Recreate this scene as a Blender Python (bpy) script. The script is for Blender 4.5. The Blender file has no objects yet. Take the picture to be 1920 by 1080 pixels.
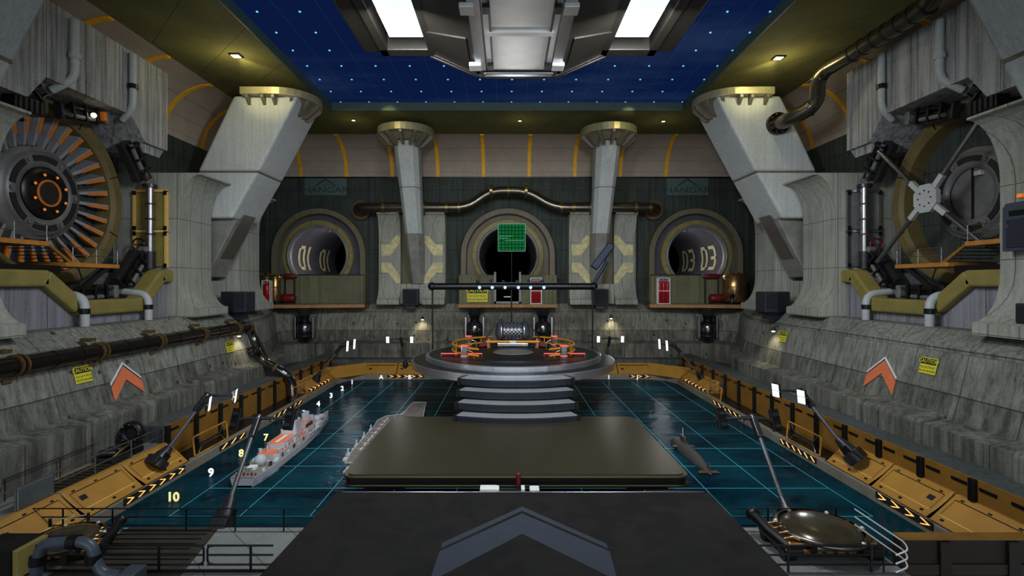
import bpy, bmesh, math, random
from mathutils import Vector, Matrix
R = math.radians
PI = math.pi
random.seed(7)
COL = bpy.context.scene.collection
# camera: 90 degree lens at 13.4 m above the water; P() reads a point of the photograph at a known depth / height / side distance
H, CX, CY, F = 13.4, 951.0, 530.0, 960.0
def P(px, py, y=None, z=None, x=None):
    u, v = (px - CX) / F, (py - CY) / F
    if y is not None: d = y
    elif z is not None: d = (H - z) / v
    else: d = x / u
    return Vector((u * d, d, H - v * d))

# ------------------------------------------------------------------ materials
def lin(c):
    o = []
    for v in c:
        v = v / 255.0
        o.append(v / 12.92 if v <= 0.04045 else ((v + 0.055) / 1.055) ** 2.4)
    return (*o, 1.0)
def new_mat(name):
    m = bpy.data.materials.new(name); m.use_nodes = True
    nt = m.node_tree
    return m, nt, nt.nodes['Principled BSDF']
def N(nt, t, **kw):
    n = nt.nodes.new(t)
    for k, v in kw.items(): setattr(n, k, v)
    return n
def math_node(nt, op, a, b=None):
    n = N(nt, 'ShaderNodeMath', operation=op)
    for i, v in enumerate((a, b)):
        if v is None: continue
        if isinstance(v, (int, float)): n.inputs[i].default_value = v
        else: nt.links.new(v, n.inputs[i])
    return n.outputs[0]
def noise(nt, vec, scale, detail=4, sc=(1, 1, 1), rough=0.6):
    mp = N(nt, 'ShaderNodeMapping'); mp.inputs['Scale'].default_value = sc
    nt.links.new(vec, mp.inputs['Vector'])
    n = N(nt, 'ShaderNodeTexNoise'); n.inputs['Scale'].default_value = scale
    n.inputs['Detail'].default_value = detail; n.inputs['Roughness'].default_value = rough
    nt.links.new(mp.outputs[0], n.inputs['Vector'])
    return n.outputs['Fac']
def remap(nt, v, a, b, c, d):
    n = N(nt, 'ShaderNodeMapRange')
    nt.links.new(v, n.inputs[0])
    for i, x in enumerate((a, b, c, d)): n.inputs[i + 1].default_value = x
    return n.outputs[0]
def mixcol(nt, fac, a, b, mode='MIX'):
    n = N(nt, 'ShaderNodeMix', data_type='RGBA', blend_type=mode)
    if isinstance(fac, (int, float)): n.inputs[0].default_value = fac
    else: nt.links.new(fac, n.inputs[0])
    for i, v in ((6, a), (7, b)):
        if isinstance(v, tuple): n.inputs[i].default_value = v
        else: nt.links.new(v, n.inputs[i])
    return n.outputs[2]
def paint(name, c, rough=0.55, metal=0.0, var=0.12, scale=1.5, bump=0.0, spec=0.5):
    m, nt, b = new_mat(name)
    tc = N(nt, 'ShaderNodeTexCoord').outputs['Object']
    f = noise(nt, tc, scale, 6)
    k = remap(nt, f, 0.25, 0.75, 1 - var, 1 + var)
    v = N(nt, 'ShaderNodeVectorMath', operation='SCALE')
    v.inputs[0].default_value = lin(c)[:3]
    nt.links.new(k, v.inputs['Scale'])
    nt.links.new(v.outputs[0], b.inputs['Base Color'])
    b.inputs['Roughness'].default_value = rough; b.inputs['Metallic'].default_value = metal
    b.inputs['Specular IOR Level'].default_value = spec
    if bump:
        bp = N(nt, 'ShaderNodeBump'); bp.inputs['Strength'].default_value = bump
        nt.links.new(noise(nt, tc, scale * 8, 4), bp.inputs['Height']); nt.links.new(bp.outputs[0], b.inputs['Normal'])
    return m
def glow(name, c, s):
    m, nt, b = new_mat(name)
    b.inputs['Base Color'].default_value = lin(c)
    b.inputs['Emission Color'].default_value = lin(c); b.inputs['Emission Strength'].default_value = s
    b.inputs['Roughness'].default_value = 0.4
    return m
def concrete(name, c, streak=0.5, blotch=0.3, su=4.0, sz=4.0, dark=(30, 30, 26), rough=0.85, seam=0.05, board=0.0, holes=False, warm=None, ax='xy', fine=3.2, dirt=None, lines=()):
    m, nt, b = new_mat(name)
    tc = N(nt, 'ShaderNodeTexCoord').outputs['Object']
    s1 = noise(nt, tc, 1.0, 8, (fine, fine, 0.09), 0.7)          # streaks that run down the wall
    s2 = noise(nt, tc, 0.22, 5, (1, 1, 1.2))                     # broad stains
    s3 = noise(nt, tc, 6.0, 5)                                   # grain
    base = lin(c)
    col = mixcol(nt, remap(nt, s1, 0.42, 0.68, 0, streak), base, lin(dark))
    col = mixcol(nt, remap(nt, s2, 0.45, 0.75, 0, blotch), col, lin(dark))
    if warm: col = mixcol(nt, remap(nt, noise(nt, tc, 0.6, 4, (1, 1, 0.25)), 0.5, 0.8, 0, 0.6), col, lin(warm))
    col = mixcol(nt, remap(nt, s3, 0.3, 0.7, 0, 0.25), col, lin(tuple(min(255, int(x * 1.25)) for x in c)))
    sp = N(nt, 'ShaderNodeSeparateXYZ'); nt.links.new(tc, sp.inputs[0])
    u = math_node(nt, 'ADD', sp.outputs[0], sp.outputs[1]) if ax == 'xy' else sp.outputs[0 if ax == 'x' else 1]
    masks = []
    for z0 in lines: masks.append(math_node(nt, 'LESS_THAN', math_node(nt, 'ABSOLUTE', math_node(nt, 'SUBTRACT', sp.outputs[2], z0)), 0.035))
    if dirt:      # grime that has collected on the lower part of the wall
        k = math_node(nt, 'MULTIPLY', math_node(nt, 'LESS_THAN', sp.outputs[2], dirt), remap(nt, noise(nt, tc, 1.0, 6, (1.1, 1.1, 0.2)), 0.35, 0.7, 0.1, 0.75))
        col = mixcol(nt, k, col, lin(dark))
    if su:
        masks.append(math_node(nt, 'LESS_THAN', math_node(nt, 'FRACT', math_node(nt, 'DIVIDE', u, su)), seam / su))
    if sz:
        masks.append(math_node(nt, 'LESS_THAN', math_node(nt, 'FRACT', math_node(nt, 'DIVIDE', sp.outputs[2], sz)), seam / sz))
    if board:
        masks.append(math_node(nt, 'MULTIPLY', math_node(nt, 'LESS_THAN', math_node(nt, 'FRACT', math_node(nt, 'DIVIDE', u, board)), 0.08), 0.35))
    if holes:
        vo = N(nt, 'ShaderNodeTexVoronoi'); vo.inputs['Scale'].default_value = 0.42; vo.inputs['Randomness'].default_value = 0.35
        nt.links.new(tc, vo.inputs['Vector'])
        masks.append(math_node(nt, 'LESS_THAN', vo.outputs['Distance'], 0.075))
    mk = None
    for k in masks: mk = k if mk is None else math_node(nt, 'MAXIMUM', mk, k)
    if mk is not None: col = mixcol(nt, math_node(nt, 'MULTIPLY', mk, 0.75), col, lin((14, 14, 12)))
    nt.links.new(col, b.inputs['Base Color'])
    b.inputs['Roughness'].default_value = rough; b.inputs['Specular IOR Level'].default_value = 0.25
    bp = N(nt, 'ShaderNodeBump'); bp.inputs['Strength'].default_value = 0.35; bp.inputs['Distance'].default_value = 0.1
    nt.links.new(math_node(nt, 'ADD', s1, s3), bp.inputs['Height']); nt.links.new(bp.outputs[0], b.inputs['Normal'])
    return m
M = {}
WL = dict(seam=0.06, holes=True, dirt=6.27, lines=(6.27, 9.0), dark=(34, 33, 28))
M['wall_low'] = concrete('weathered side concrete', (136, 136, 126), 0.85, 0.6, 4.0, 0, ax='y', **WL)
M['wall_low_back'] = concrete('weathered back concrete', (136, 134, 122), 0.85, 0.6, 4.0, 0, ax='x', **WL)
M['ledge'] = concrete('grey ledge concrete', (84, 90, 88), 0.7, 0.5, 4.0, 0)
M['wall_dark'] = concrete('dark green concrete', (66, 74, 68), 0.7, 0.5, 3.6, 4.6, dark=(18, 22, 20), seam=0.07, board=0.9)
M['pilaster'] = concrete('pale stained concrete', (160, 161, 150), 0.5, 0.4, 1.9, 4.6, dark=(78, 76, 56), seam=0.05)
M['column'] = concrete('pale column concrete', (184, 188, 186), 0.3, 0.22, 0, 0, dark=(104, 106, 100))
M['block'] = concrete('board marked concrete', (168, 169, 168), 1.0, 0.4, 3.4, 0, dark=(50, 48, 46), board=0, seam=0.06, fine=2.2)
M['block_low'] = concrete('board marked violet grey concrete', (142, 141, 148), 0.8, 0.3, 3.4, 0, dark=(58, 52, 50), board=0, seam=0.06, fine=2.2)
M['vault'] = concrete('brown grey vault lining', (168, 154, 140), 0.15, 0.25, 0, 1.6, dark=(72, 66, 60), seam=0.03)
M['ceiling'] = concrete('olive ceiling concrete', (106, 102, 62), 0.2, 0.6, 7.0, 0, dark=(44, 48, 38), seam=0.07)
M['arch'] = concrete('olive grey arch concrete', (112, 106, 84), 0.3, 0.4, 0, 0, dark=(50, 48, 34))
M['arch_mid'] = concrete('grey arch concrete', (122, 114, 100), 0.3, 0.4, 0, 0, dark=(60, 56, 46))
M['parapet'] = concrete('olive parapet concrete', (116, 116, 88), 0.5, 0.5, 3.0, 0, dark=(44, 46, 34))
M['deck_concrete'] = concrete('pale deck concrete', (124, 127, 124), 0.25, 0.6, 3.0, 0, dark=(80, 80, 74))
M['kerb'] = concrete('kerb concrete', (128, 122, 108), 0.3, 0.5, 0, 0, dark=(60, 56, 46))
M['gold'] = paint('ochre painted steel', (172, 124, 48), 0.5, 0.0, 0.18, 0.6)
M['gold_dark'] = paint('dark ochre painted steel', (132, 92, 28), 0.55, 0.0, 0.22, 0.8)
M['gold_line'] = paint('pale ochre edge', (226, 184, 96), 0.5)
M['olive'] = paint('olive beam paint', (134, 122, 64), 0.55, 0.0, 0.2, 1.2)
M['olive_ring'] = paint('olive ring paint', (112, 98, 58), 0.6, 0.0, 0.25, 0.7)
M['teal_rim'] = paint('worn teal rim', (64, 88, 86), 0.6)
M['rib_yellow'] = paint('yellow rib paint', (240, 176, 24), 0.6, 0, 0.2, 2)
M['yellow_mark'] = paint('faded yellow paint', (206, 196, 146), 0.8, 0, 0.35, 1.6)
M['black'] = paint('black steel', (20, 20, 21), 0.35, 0.3, 0.2)
M['void'] = paint('tunnel black', (1, 1, 1), 1.0, 0, 0, spec=0.0)
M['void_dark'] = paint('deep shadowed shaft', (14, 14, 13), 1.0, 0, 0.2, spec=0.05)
M['dark'] = paint('dark machine steel', (60, 60, 62), 0.35, 0.6, 0.3, 2)
M['chrome'] = paint('polished dark steel', (120, 120, 124), 0.18, 1.0, 0.2, 2)
M['steel'] = paint('brushed steel', (170, 172, 176), 0.3, 1.0, 0.15, 1)
M['steel_bright'] = paint('bright steel plate', (206, 206, 204), 0.38, 0.3, 0.12, 0.8)
M['white_steel'] = paint('white painted steel', (200, 202, 202), 0.45, 0.2, 0.12, 1.5)
M['grey_pipe'] = paint('grey pipe paint', (172, 178, 176), 0.5, 0, 0.12, 2)
M['brown_pipe'] = paint('brown lacquered pipe', (56, 49, 46), 0.24, 0.8, 0.25, 3)
M['bronze'] = paint('bronze pipe', (128, 112, 72), 0.28, 0.85, 0.25, 2)
M['bronze_dark'] = paint('dark bronze pipe', (104, 98, 86), 0.26, 0.9, 0.25, 2)
M['rust'] = paint('rusty bracket', (92, 70, 36), 0.6, 0.3, 0.3, 3)
M['copper'] = paint('tarnished copper', (170, 132, 84), 0.25, 0.9, 0.25, 2)
M['navy'] = paint('navy speaker paint', (30, 33, 46), 0.6)
M['navy_face'] = paint('dark speaker grille', (14, 15, 22), 0.8, 0, 0.3, 20)
M['red'] = paint('red lacquer', (176, 22, 26), 0.35, 0.0, 0.15)
M['red_dark'] = paint('dark red lacquer', (104, 20, 18), 0.4)
M['white'] = paint('white paint', (226, 226, 222), 0.5, 0, 0.06)
M['orange'] = paint('orange vane paint', (210, 116, 26), 0.55, 0, 0.2, 2)
M['orange_sign'] = paint('orange sign paint', (222, 116, 72), 0.7, 0, 0.12, 3)
M['vane'] = paint('grey vane steel', (150, 150, 156), 0.5, 0.2, 0.2)
M['hub'] = paint('grey hub steel', (120, 120, 120), 0.45, 0.3, 0.25, 1.0)
M['hub_dark'] = paint('dark hub recess', (36, 34, 34), 0.6, 0.2, 0.3, 1.0)
M['disc_wall'] = paint('blue grey shaft lining', (74, 74, 82), 0.65, 0.1, 0.3, 0.7)
M['wood'] = paint('brown deck edge', (164, 116, 68), 0.6, 0, 0.3, 2)
M['wood_dark'] = paint('worn brown rail', (48, 35, 26), 0.6, 0.1, 0.3, 1)
M['catwalk'] = paint('ochre catwalk plank', (176, 116, 44), 0.6, 0, 0.3, 2)
M['sign_yellow'] = paint('sign yellow', (216, 206, 50), 0.6, 0, 0.08, 4)
M['sign_black'] = paint('sign black', (16, 16, 14), 0.7)
M['platform'] = paint('olive brown deck steel', (84, 78, 56), 0.34, 0.7, 0.08, 0.5)
M['platform_edge'] = paint('dark deck rim', (34, 32, 34), 0.4, 0.4, 0.1)
M['camo'] = paint('mottled dark deck', (52, 50, 46), 0.6, 0.2, 0.3, 0.7)
M['chevron'] = paint('blue grey floor paint', (58, 63, 73), 0.8, 0, 0.06, spec=0.2)
M['step'] = paint('slate step face', (30, 36, 46), 0.32, 0.4, 0.1, 1)
M['step_top'] = paint('brushed step tread', (168, 168, 170), 0.3, 0.4, 0.1, 1)
M['disc_top'] = paint('dark stage surface', (24, 24, 26), 0.42, 0.15, 0.2, 1)
M['turn'] = paint('black woven turntable', (10, 10, 11), 0.5, 0.1, 0.5, 5)
M['disc_low'] = paint('stage plinth steel', (176, 182, 190), 0.26, 0.85, 0.15, 0.7)
M['orange_rail'] = paint('amber guard rail', (206, 136, 26), 0.35, 0.1, 0.15)
M['corrugated'] = paint('corrugated white sheet', (190, 194, 196), 0.4, 0.4, 0.1)
M['grid_metal'] = paint('dark grated floor', (58, 55, 46), 0.6, 0.3, 0.3, 1.5)
M['brown_wall'] = paint('dark brown steel wall', (32, 23, 14), 0.6, 0.1, 0.3, 0.8)
M['sill_dark'] = paint('dark olive sill paint', (44, 42, 28), 0.7)
M['hull_grey'] = paint('ship hull grey', (176, 178, 184), 0.55, 0, 0.08)
M['hull_dark'] = paint('ship boot topping', (52, 44, 44), 0.6)
M['ship_deck'] = paint('ship deck grey', (128, 124, 114), 0.7, 0, 0.15, 3)
M['ship_orange'] = paint('ship deck orange', (226, 120, 76), 0.65, 0, 0.12, 3)
M['flight_deck'] = paint('flight deck asphalt', (106, 98, 90), 0.8, 0, 0.3, 2)
M['sub'] = paint('submarine hull', (70, 66, 63), 0.45, 0.1, 0.25, 2)
M['hangar_sign'] = paint('pale teal sign sheet', (78, 96, 98), 0.7, 0, 0.2, 1)
M['hangar_ink'] = paint('dark sign ink', (46, 58, 58), 0.8)
M['cabinet'] = paint('blue grey cabinet', (70, 78, 88), 0.45, 0.3, 0.1)
M['blue'] = paint('blue antenna paint', (14, 32, 60), 0.45, 0.1, 0.1)
M['hose'] = paint('slate hose', (70, 78, 92), 0.4, 0.2, 0.15)
M['fixture'] = paint('fixture shell', (40, 36, 30), 0.45, 0.3, 0.15)
M['fixture_dark'] = paint('fixture dark shell', (36, 32, 27), 0.45, 0.4, 0.2)
M['light_white'] = glow('white light panel', (218, 230, 255), 1.25)
M['lamp_white'] = glow('floodlight face', (240, 246, 255), 1.6)
M['lamp_warm'] = glow('warm bulb', (255, 236, 190), 4)
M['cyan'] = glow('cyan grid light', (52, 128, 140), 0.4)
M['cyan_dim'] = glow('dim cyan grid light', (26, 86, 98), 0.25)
M['star'] = glow('cyan ceiling bulb', (110, 205, 240), 1.1)
M['red_glow'] = glow('red laser light', (255, 70, 62), 1.5)
M['blue_glow'] = glow('blue diode', (120, 160, 255), 2.5)
M['arrow_glow'] = glow('amber arrow light', (255, 180, 92), 1.5)
M['num_white'] = glow('white numeral', (235, 240, 240), 0.95)
M['num_yellow'] = glow('pale yellow numeral', (236, 226, 150), 0.85)
M['orange_bulb'] = glow('orange bulb', (226, 120, 40), 0.6)
def water_mat():
    m, nt, b = new_mat('dark teal water')
    tc = N(nt, 'ShaderNodeTexCoord').outputs['Object']
    f = noise(nt, tc, 0.22, 6, (0.6, 1.0, 1))
    col = mixcol(nt, remap(nt, f, 0.35, 0.7, 0, 1), lin((1, 25, 37)), lin((10, 64, 76)))
    nt.links.new(col, b.inputs['Base Color'])
    b.inputs['Roughness'].default_value = 0.22; b.inputs['IOR'].default_value = 1.1; b.inputs['Specular IOR Level'].default_value = 0.22
    bp = N(nt, 'ShaderNodeBump'); bp.inputs['Strength'].default_value = 0.5; bp.inputs['Distance'].default_value = 0.35
    nt.links.new(noise(nt, tc, 0.9, 5, (0.7, 1, 1)), bp.inputs['Height']); nt.links.new(bp.outputs[0], b.inputs['Normal'])
    return m
M['water'] = water_mat()
def sky_mat():
    m, nt, b = new_mat('night blue sky screen')
    tc = N(nt, 'ShaderNodeTexCoord').outputs['Object']
    f = noise(nt, tc, 0.055, 7, (0.5, 1.5, 1))
    col = mixcol(nt, remap(nt, f, 0.5, 0.78, 0, 1), lin((9, 24, 60)), lin((34, 48, 80)))
    sp = N(nt, 'ShaderNodeSeparateXYZ'); nt.links.new(tc, sp.inputs[0])
    a = math_node(nt, 'LESS_THAN', math_node(nt, 'FRACT', math_node(nt, 'DIVIDE', math_node(nt, 'ADD', sp.outputs[0], 1.43), 4)), 0.012)
    col = mixcol(nt, math_node(nt, 'MULTIPLY', a, 0.2), col, lin((40, 92, 130)))
    nt.links.new(col, b.inputs['Emission Color']); b.inputs['Emission Strength'].default_value = 1.0
    b.inputs['Base Color'].default_value = (0, 0, 0, 1); b.inputs['Specular IOR Level'].default_value = 0
    return m
M['sky'] = sky_mat()
def weave_mat():
    m, nt, b = new_mat('woven carbon mesh')
    tc = N(nt, 'ShaderNodeTexCoord').outputs['Object']
    ch = N(nt, 'ShaderNodeTexChecker'); ch.inputs['Scale'].default_value = 4.6
    ch.inputs[1].default_value = lin((20, 20, 20)); ch.inputs[2].default_value = lin((140, 144, 144))
    nt.links.new(tc, ch.inputs['Vector']); nt.links.new(ch.outputs[0], b.inputs['Base Color'])
    b.inputs['Metallic'].default_value = 0.6; b.inputs['Roughness'].default_value = 0.3
    return m
M['weave'] = weave_mat()
def camo_mat():
    m, nt, b = new_mat('mottled dark deck paint')
    tc = N(nt, 'ShaderNodeTexCoord').outputs['Object']
    f = noise(nt, tc, 0.7, 5); g = noise(nt, tc, 0.45, 3, (1, 1.3, 1))
    col = mixcol(nt, remap(nt, f, 0.42, 0.55, 0, 1), lin((20, 19, 19)), lin((31, 28, 25)))
    col = mixcol(nt, remap(nt, g, 0.5, 0.62, 0, 0.7), col, lin((21, 23, 21)))
    nt.links.new(col, b.inputs['Base Color']); b.inputs['Roughness'].default_value = 0.7; b.inputs['Specular IOR Level'].default_value = 0.2
    return m
M['camo'] = camo_mat()
def glass_mat(name, c, alpha, emit=0.0):
    m, nt, b = new_mat(name)
    b.inputs['Base Color'].default_value = lin(c); b.inputs['Alpha'].default_value = alpha
    b.inputs['Roughness'].default_value = 0.05
    if emit: b.inputs['Emission Color'].default_value = lin(c); b.inputs['Emission Strength'].default_value = emit
    return m
M['glass'] = glass_mat('blue grey glass', (120, 140, 160), 0.35)
M['green_screen'] = glass_mat('green screen glass', (4, 84, 40), 0.92, 0.6)
gb = M['green_screen'].node_tree.nodes['Principled BSDF']; gb.inputs['Base Color'].default_value = lin((1, 16, 8)); gb.inputs['Specular IOR Level'].default_value = .05; gb.inputs['Emission Strength'].default_value = .95; gb.inputs['Emission Color'].default_value = lin((6, 92, 44))
M['green_line'] = glow('pale screen line', (60, 130, 95), 0.3)
M['green_dark'] = paint('dark screen line', (1, 12, 6), 0.9, spec=0.0)

# ------------------------------------------------------------------ mesh builder
class MB:
    def __init__(s, flip=1): s.bm = bmesh.new(); s.mi = 0; s.sm = False; s.flip = flip
    def v(s, p): return s.bm.verts.new((p[0] * s.flip, p[1], p[2]))
    def f(s, vs):
        try:
            fc = s.bm.faces.new(vs); fc.material_index = s.mi; fc.smooth = s.sm; return fc
        except ValueError: return None
    def face(s, pts): s.f([s.v(p) for p in pts]); return s
    def box(s, a, b):
        x0, y0, z0 = a; x1, y1, z1 = b
        q = [s.v(p) for p in ((x0,y0,z0),(x1,y0,z0),(x1,y1,z0),(x0,y1,z0),(x0,y0,z1),(x1,y0,z1),(x1,y1,z1),(x0,y1,z1))]
        for i in ((0,3,2,1),(4,5,6,7),(0,1,5,4),(1,2,6,5),(2,3,7,6),(3,0,4,7)): s.f([q[k] for k in i])
        return s
    def cbox(s, c, size, rot=None):
        c = Vector(c); hx, hy, hz = [k / 2 for k in size]
        m = rot if rot is not None else Matrix.Identity(3)
        q = [s.v(c + m @ Vector(p)) for p in ((-hx,-hy,-hz),(hx,-hy,-hz),(hx,hy,-hz),(-hx,hy,-hz),(-hx,-hy,hz),(hx,-hy,hz),(hx,hy,hz),(-hx,hy,hz))]
        for i in ((0,3,2,1),(4,5,6,7),(0,1,5,4),(1,2,6,5),(2,3,7,6),(3,0,4,7)): s.f([q[k] for k in i])
        return s
    def prism(s, poly, axis, a, b):
        def mk(p, t):
            if axis == 'x': return (t, p[0], p[1])
            if axis == 'y': return (p[0], t, p[1])
            return (p[0], p[1], t)
        A = [s.v(mk(p, a)) for p in poly]; B = [s.v(mk(p, b)) for p in poly]
        s.f(A[::-1]); s.f(B)
        n = len(poly)
        for i in range(n): s.f([A[i], A[(i+1) % n], B[(i+1) % n], B[i]])
        return s
    def loft(s, rings, cap=True, closed=True):
        rr = [[s.v(p) for p in r] for r in rings]
        for a, b in zip(rr, rr[1:]):
            n = len(a)
            for i in range(n if closed else n - 1): s.f([a[i], a[(i+1) % n], b[(i+1) % n], b[i]])
        if cap: s.f(rr[0][::-1]); s.f(rr[-1])
        return s
    def tube(s, pts, r, seg=10, cap=True, bend=0.0, bseg=5):
        pts = [Vector(p) for p in pts]
        if bend:
            out = [pts[0]]
            for i in range(1, len(pts) - 1):
                p = pts[i]; a = (pts[i-1] - p); c = (pts[i+1] - p)
                k = min(bend, a.length * 0.49, c.length * 0.49)
                p0 = p + a.normalized() * k; p1 = p + c.normalized() * k
                for j in range(bseg + 1):
                    t = j / bseg
                    out.append(p0 * (1-t)**2 + p * 2*t*(1-t) + p1 * t*t)
            out.append(pts[-1]); pts = out
        sm = s.sm; s.sm = True
        rings = []; n = len(pts); up = None
        for i, p in enumerate(pts):
            d = (pts[min(i+1, n-1)] - pts[max(i-1, 0)])
            if d.length < 1e-9: d = Vector((0, 0, 1))
            d.normalize()
            if up is None:
                up = Vector((0, 0, 1)) if abs(d.z) < 0.9 else Vector((1, 0, 0))
            x = d.cross(up)
            if x.length < 1e-6: x = d.cross(Vector((0, 1, 0)))
            x.normalize(); y = x.cross(d).normalized(); up = y
            rad = r[i] if isinstance(r, (list, tuple)) else r
            rings.append([p + (x * math.cos(2*PI*k/seg) + y * math.sin(2*PI*k/seg)) * rad for k in range(seg)])
        s.loft(rings, False)
        s.sm = False
        if cap:
            s.face(rings[0][::-1]); s.face(rings[-1])
        s.sm = sm
        return s
    def cyl(s, a, b, r, r2=None, seg=16):
        return s.tube([a, b], [r, r if r2 is None else r2], seg)
    def lathe(s, prof, o, ax='z', seg=32, smooth=True, a0=0, a1=2*PI):
        sm = s.sm; s.sm = smooth
        full = abs(a1 - a0 - 2*PI) < 1e-6
        n = seg if full else seg + 1
        rings = []
        for r, h in prof:
            ring = []
            for k in range(n):
                t = a0 + (a1 - a0) * k / seg
                c, q = r * math.cos(t), r * math.sin(t)
                if ax == 'z': p = (o[0]+c, o[1]+q, o[2]+h)
                elif ax == 'x': p = (o[0]+h, o[1]+c, o[2]+q)
                else: p = (o[0]+c, o[1]+h, o[2]+q)
                ring.append(p)
            rings.append(ring)
        s.loft(rings, False, full)
        s.sm = sm
        return s
    def sphere(s, c, r, sc=(1, 1, 1), seg=16, rings=10):
        pr = [(max(1e-3, r * math.sin(PI * i / rings)) , -r * math.cos(PI * i / rings)) for i in range(rings + 1)]
        sm = s.sm; s.sm = True
        rr = []
        for q, h in pr:
            rr.append([(c[0] + q*math.cos(2*PI*k/seg)*sc[0], c[1] + q*math.sin(2*PI*k/seg)*sc[1], c[2] + h*sc[2]) for k in range(seg)])
        s.loft(rr, False); s.sm = sm
        return s
    def arc_tube(s, c, rad, a0, a1, r, seg=40, rs=8):
        return s.tube([(c[0] + rad*math.cos(a0 + (a1-a0)*i/seg), c[1] + rad*math.sin(a0 + (a1-a0)*i/seg), c[2]) for i in range(seg + 1)], r, rs)
    def text(s, txt, o, xa, ya, size, ext=0.02, bold=0.0, warp=None, spacing=1.0):
        cu = bpy.data.curves.new('lettering', 'FONT'); cu.body = txt; cu.align_x = 'CENTER'; cu.align_y = 'CENTER'
        cu.size = 1.0; cu.extrude = 0.0; cu.offset = bold; cu.space_character = spacing; cu.resolution_u = 3
        ob = bpy.data.objects.new('lettering', cu); COL.objects.link(ob)
        dg = bpy.context.evaluated_depsgraph_get(); dg.update()
        me = bpy.data.meshes.new_from_object(ob.evaluated_get(dg))
        o = Vector(o); xa = Vector(xa); ya = Vector(ya); nn = xa.cross(ya).normalized()
        for off in (ext,):
            vs = []
            for q in me.vertices:
                p = q.co
                vs.append(s.v(warp(p.x * size, p.y * size) if warp else o + xa * p.x * size + ya * p.y * size + nn * off))
            for pl in me.polygons: s.f([vs[i] for i in pl.vertices])
        bpy.data.objects.remove(ob); bpy.data.curves.remove(cu); bpy.data.meshes.remove(me)
        return s
    def build(s, name, mats, parent=None, world=True, bevel=0, label=None, recalc=True):
        if recalc: bmesh.ops.recalc_face_normals(s.bm, faces=s.bm.faces)
        if world and parent is not None:
            r = parent
            while r.parent: r = r.parent
            bmesh.ops.translate(s.bm, verts=s.bm.verts, vec=-Vector(r.location))
        me = bpy.data.meshes.new(name); s.bm.to_mesh(me); s.bm.free()
        for m in (mats if isinstance(mats, (list, tuple)) else [mats]): me.materials.append(M[m])
        o = bpy.data.objects.new(name, me); COL.objects.link(o)
        if parent is not None: o.parent = parent
        if bevel:
            b = o.modifiers.new('Bevel', 'BEVEL'); b.width = bevel; b.segments = 2; b.limit_method = 'ANGLE'; b.angle_limit = R(40)
        if label: o['label'] = label
        return o
def tag(o, label, cat, group=None, kind=None):
    o['label'] = label; o['category'] = cat
    if group: o['group'] = group
    if kind: o['kind'] = kind
    return o
def thing(name, label, cat, loc=(0, 0, 0), group=None, rz=0):
    o = bpy.data.objects.new(name, None); COL.objects.link(o); o.empty_display_size = 0.3
    o.location = loc; o.rotation_euler = (0, 0, rz)
    return tag(o, label, cat, group)
def struct(o, label=None):
    o['kind'] = 'structure'
    if label: o['label'] = label
    return o
def copy_tree(o, parent=None):
    c = o.copy(); COL.objects.link(c)
    if parent is not None: c.parent = parent
    for ch in [k for k in bpy.data.objects if k.parent == o]: copy_tree(ch, c)
    return c
def lamp(kind, loc, power, col=(1, 1, 1), size=0.3, target=None, name='lamp_light', spot=60, blend=0.6, sy=None):
    l = bpy.data.lights.new(name, kind); l.energy = power; l.color = col
    if kind == 'AREA':
        l.size = size
        if sy: l.shape = 'RECTANGLE'; l.size_y = sy
    else: l.shadow_soft_size = size
    if kind == 'SPOT': l.spot_size = R(spot); l.spot_blend = blend
    o = bpy.data.objects.new(name, l); COL.objects.link(o); o.location = loc
    if target is not None:
        o.rotation_euler = (Vector(target) - Vector(loc)).to_track_quat('-Z', 'Y').to_euler()
    return o
SIDE = {-1: 'left', 1: 'right'}
# ------------------------------------------------------------------ camera and render look
cam_d = bpy.data.cameras.new('camera'); cam = bpy.data.objects.new('camera', cam_d); COL.objects.link(cam)
cam.location = (0, 0, H); cam.rotation_euler = (R(90), 0, 0)
cam_d.sensor_width = 36; cam_d.lens = 18; cam_d.shift_x = 9 / 1920; cam_d.shift_y = -10 / 1920
cam_d.clip_start = 0.1; cam_d.clip_end = 400
sc = bpy.context.scene; sc.camera = cam
sc.view_settings.view_transform = 'Standard'; sc.view_settings.look = 'None'; sc.view_settings.gamma = 1
sc.view_settings.use_curve_mapping = False; sc.view_settings.exposure = 0.0

# ------------------------------------------------------------------ the pool basin and lower walls, swept round the pool
FAR = 70.8
def path(o, part, segs=6, rr=3.0, ys=4.0):
    """outline of the pool moved outward by o: left run, back run, right run"""
    r = rr + o; cx = 22.5 - rr; cy = FAR - rr
    def arc(a0, a1, sgn):
        return [(sgn * (cx + r * math.cos(R(a0 + (a1-a0)*i/segs))), cy + r * math.sin(R(a0 + (a1-a0)*i/segs))) for i in range(segs + 1)]
    if part == 'left': return [(-22.5 - o, ys)] + arc(0, 45, -1)
    if part == 'right': return [(22.5 + o, ys)] + arc(0, 45, 1)
    return arc(45, 90, -1) + arc(90, 45, 1)
def wall_path(o, part):
    """outline of the concrete walls: straight sides that flare outward towards the far corners"""
    x, e, y = 22.5 + o, 5.0, FAR + o
    run = [(x, 4.0), (x, 57.5), (x + 1.0, 63.0), (x + e, y - 2.6), (x + e - .8, y - .8)]
    if part == 'left': return [(-a, c) for a, c in run]
    if part == 'right': return run
    bk = [(x + e - .8, y - .8), (x + e - 2.6, y)]
    return [(-a, c) for a, c in bk] + bk[::-1]
def sweep(name, prof, part, mat, segs=6, rr=3.0, parent=None, ys=4.0):
    b = MB()
    rows = [[(x, y, z) for x, y in (wall_path(o, part) if segs == 0 else path(o, part, segs, rr, ys))] for o, z in prof]
    b.loft(rows, False, False)
    return b.build(name, mat, parent, recalc=False)
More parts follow.
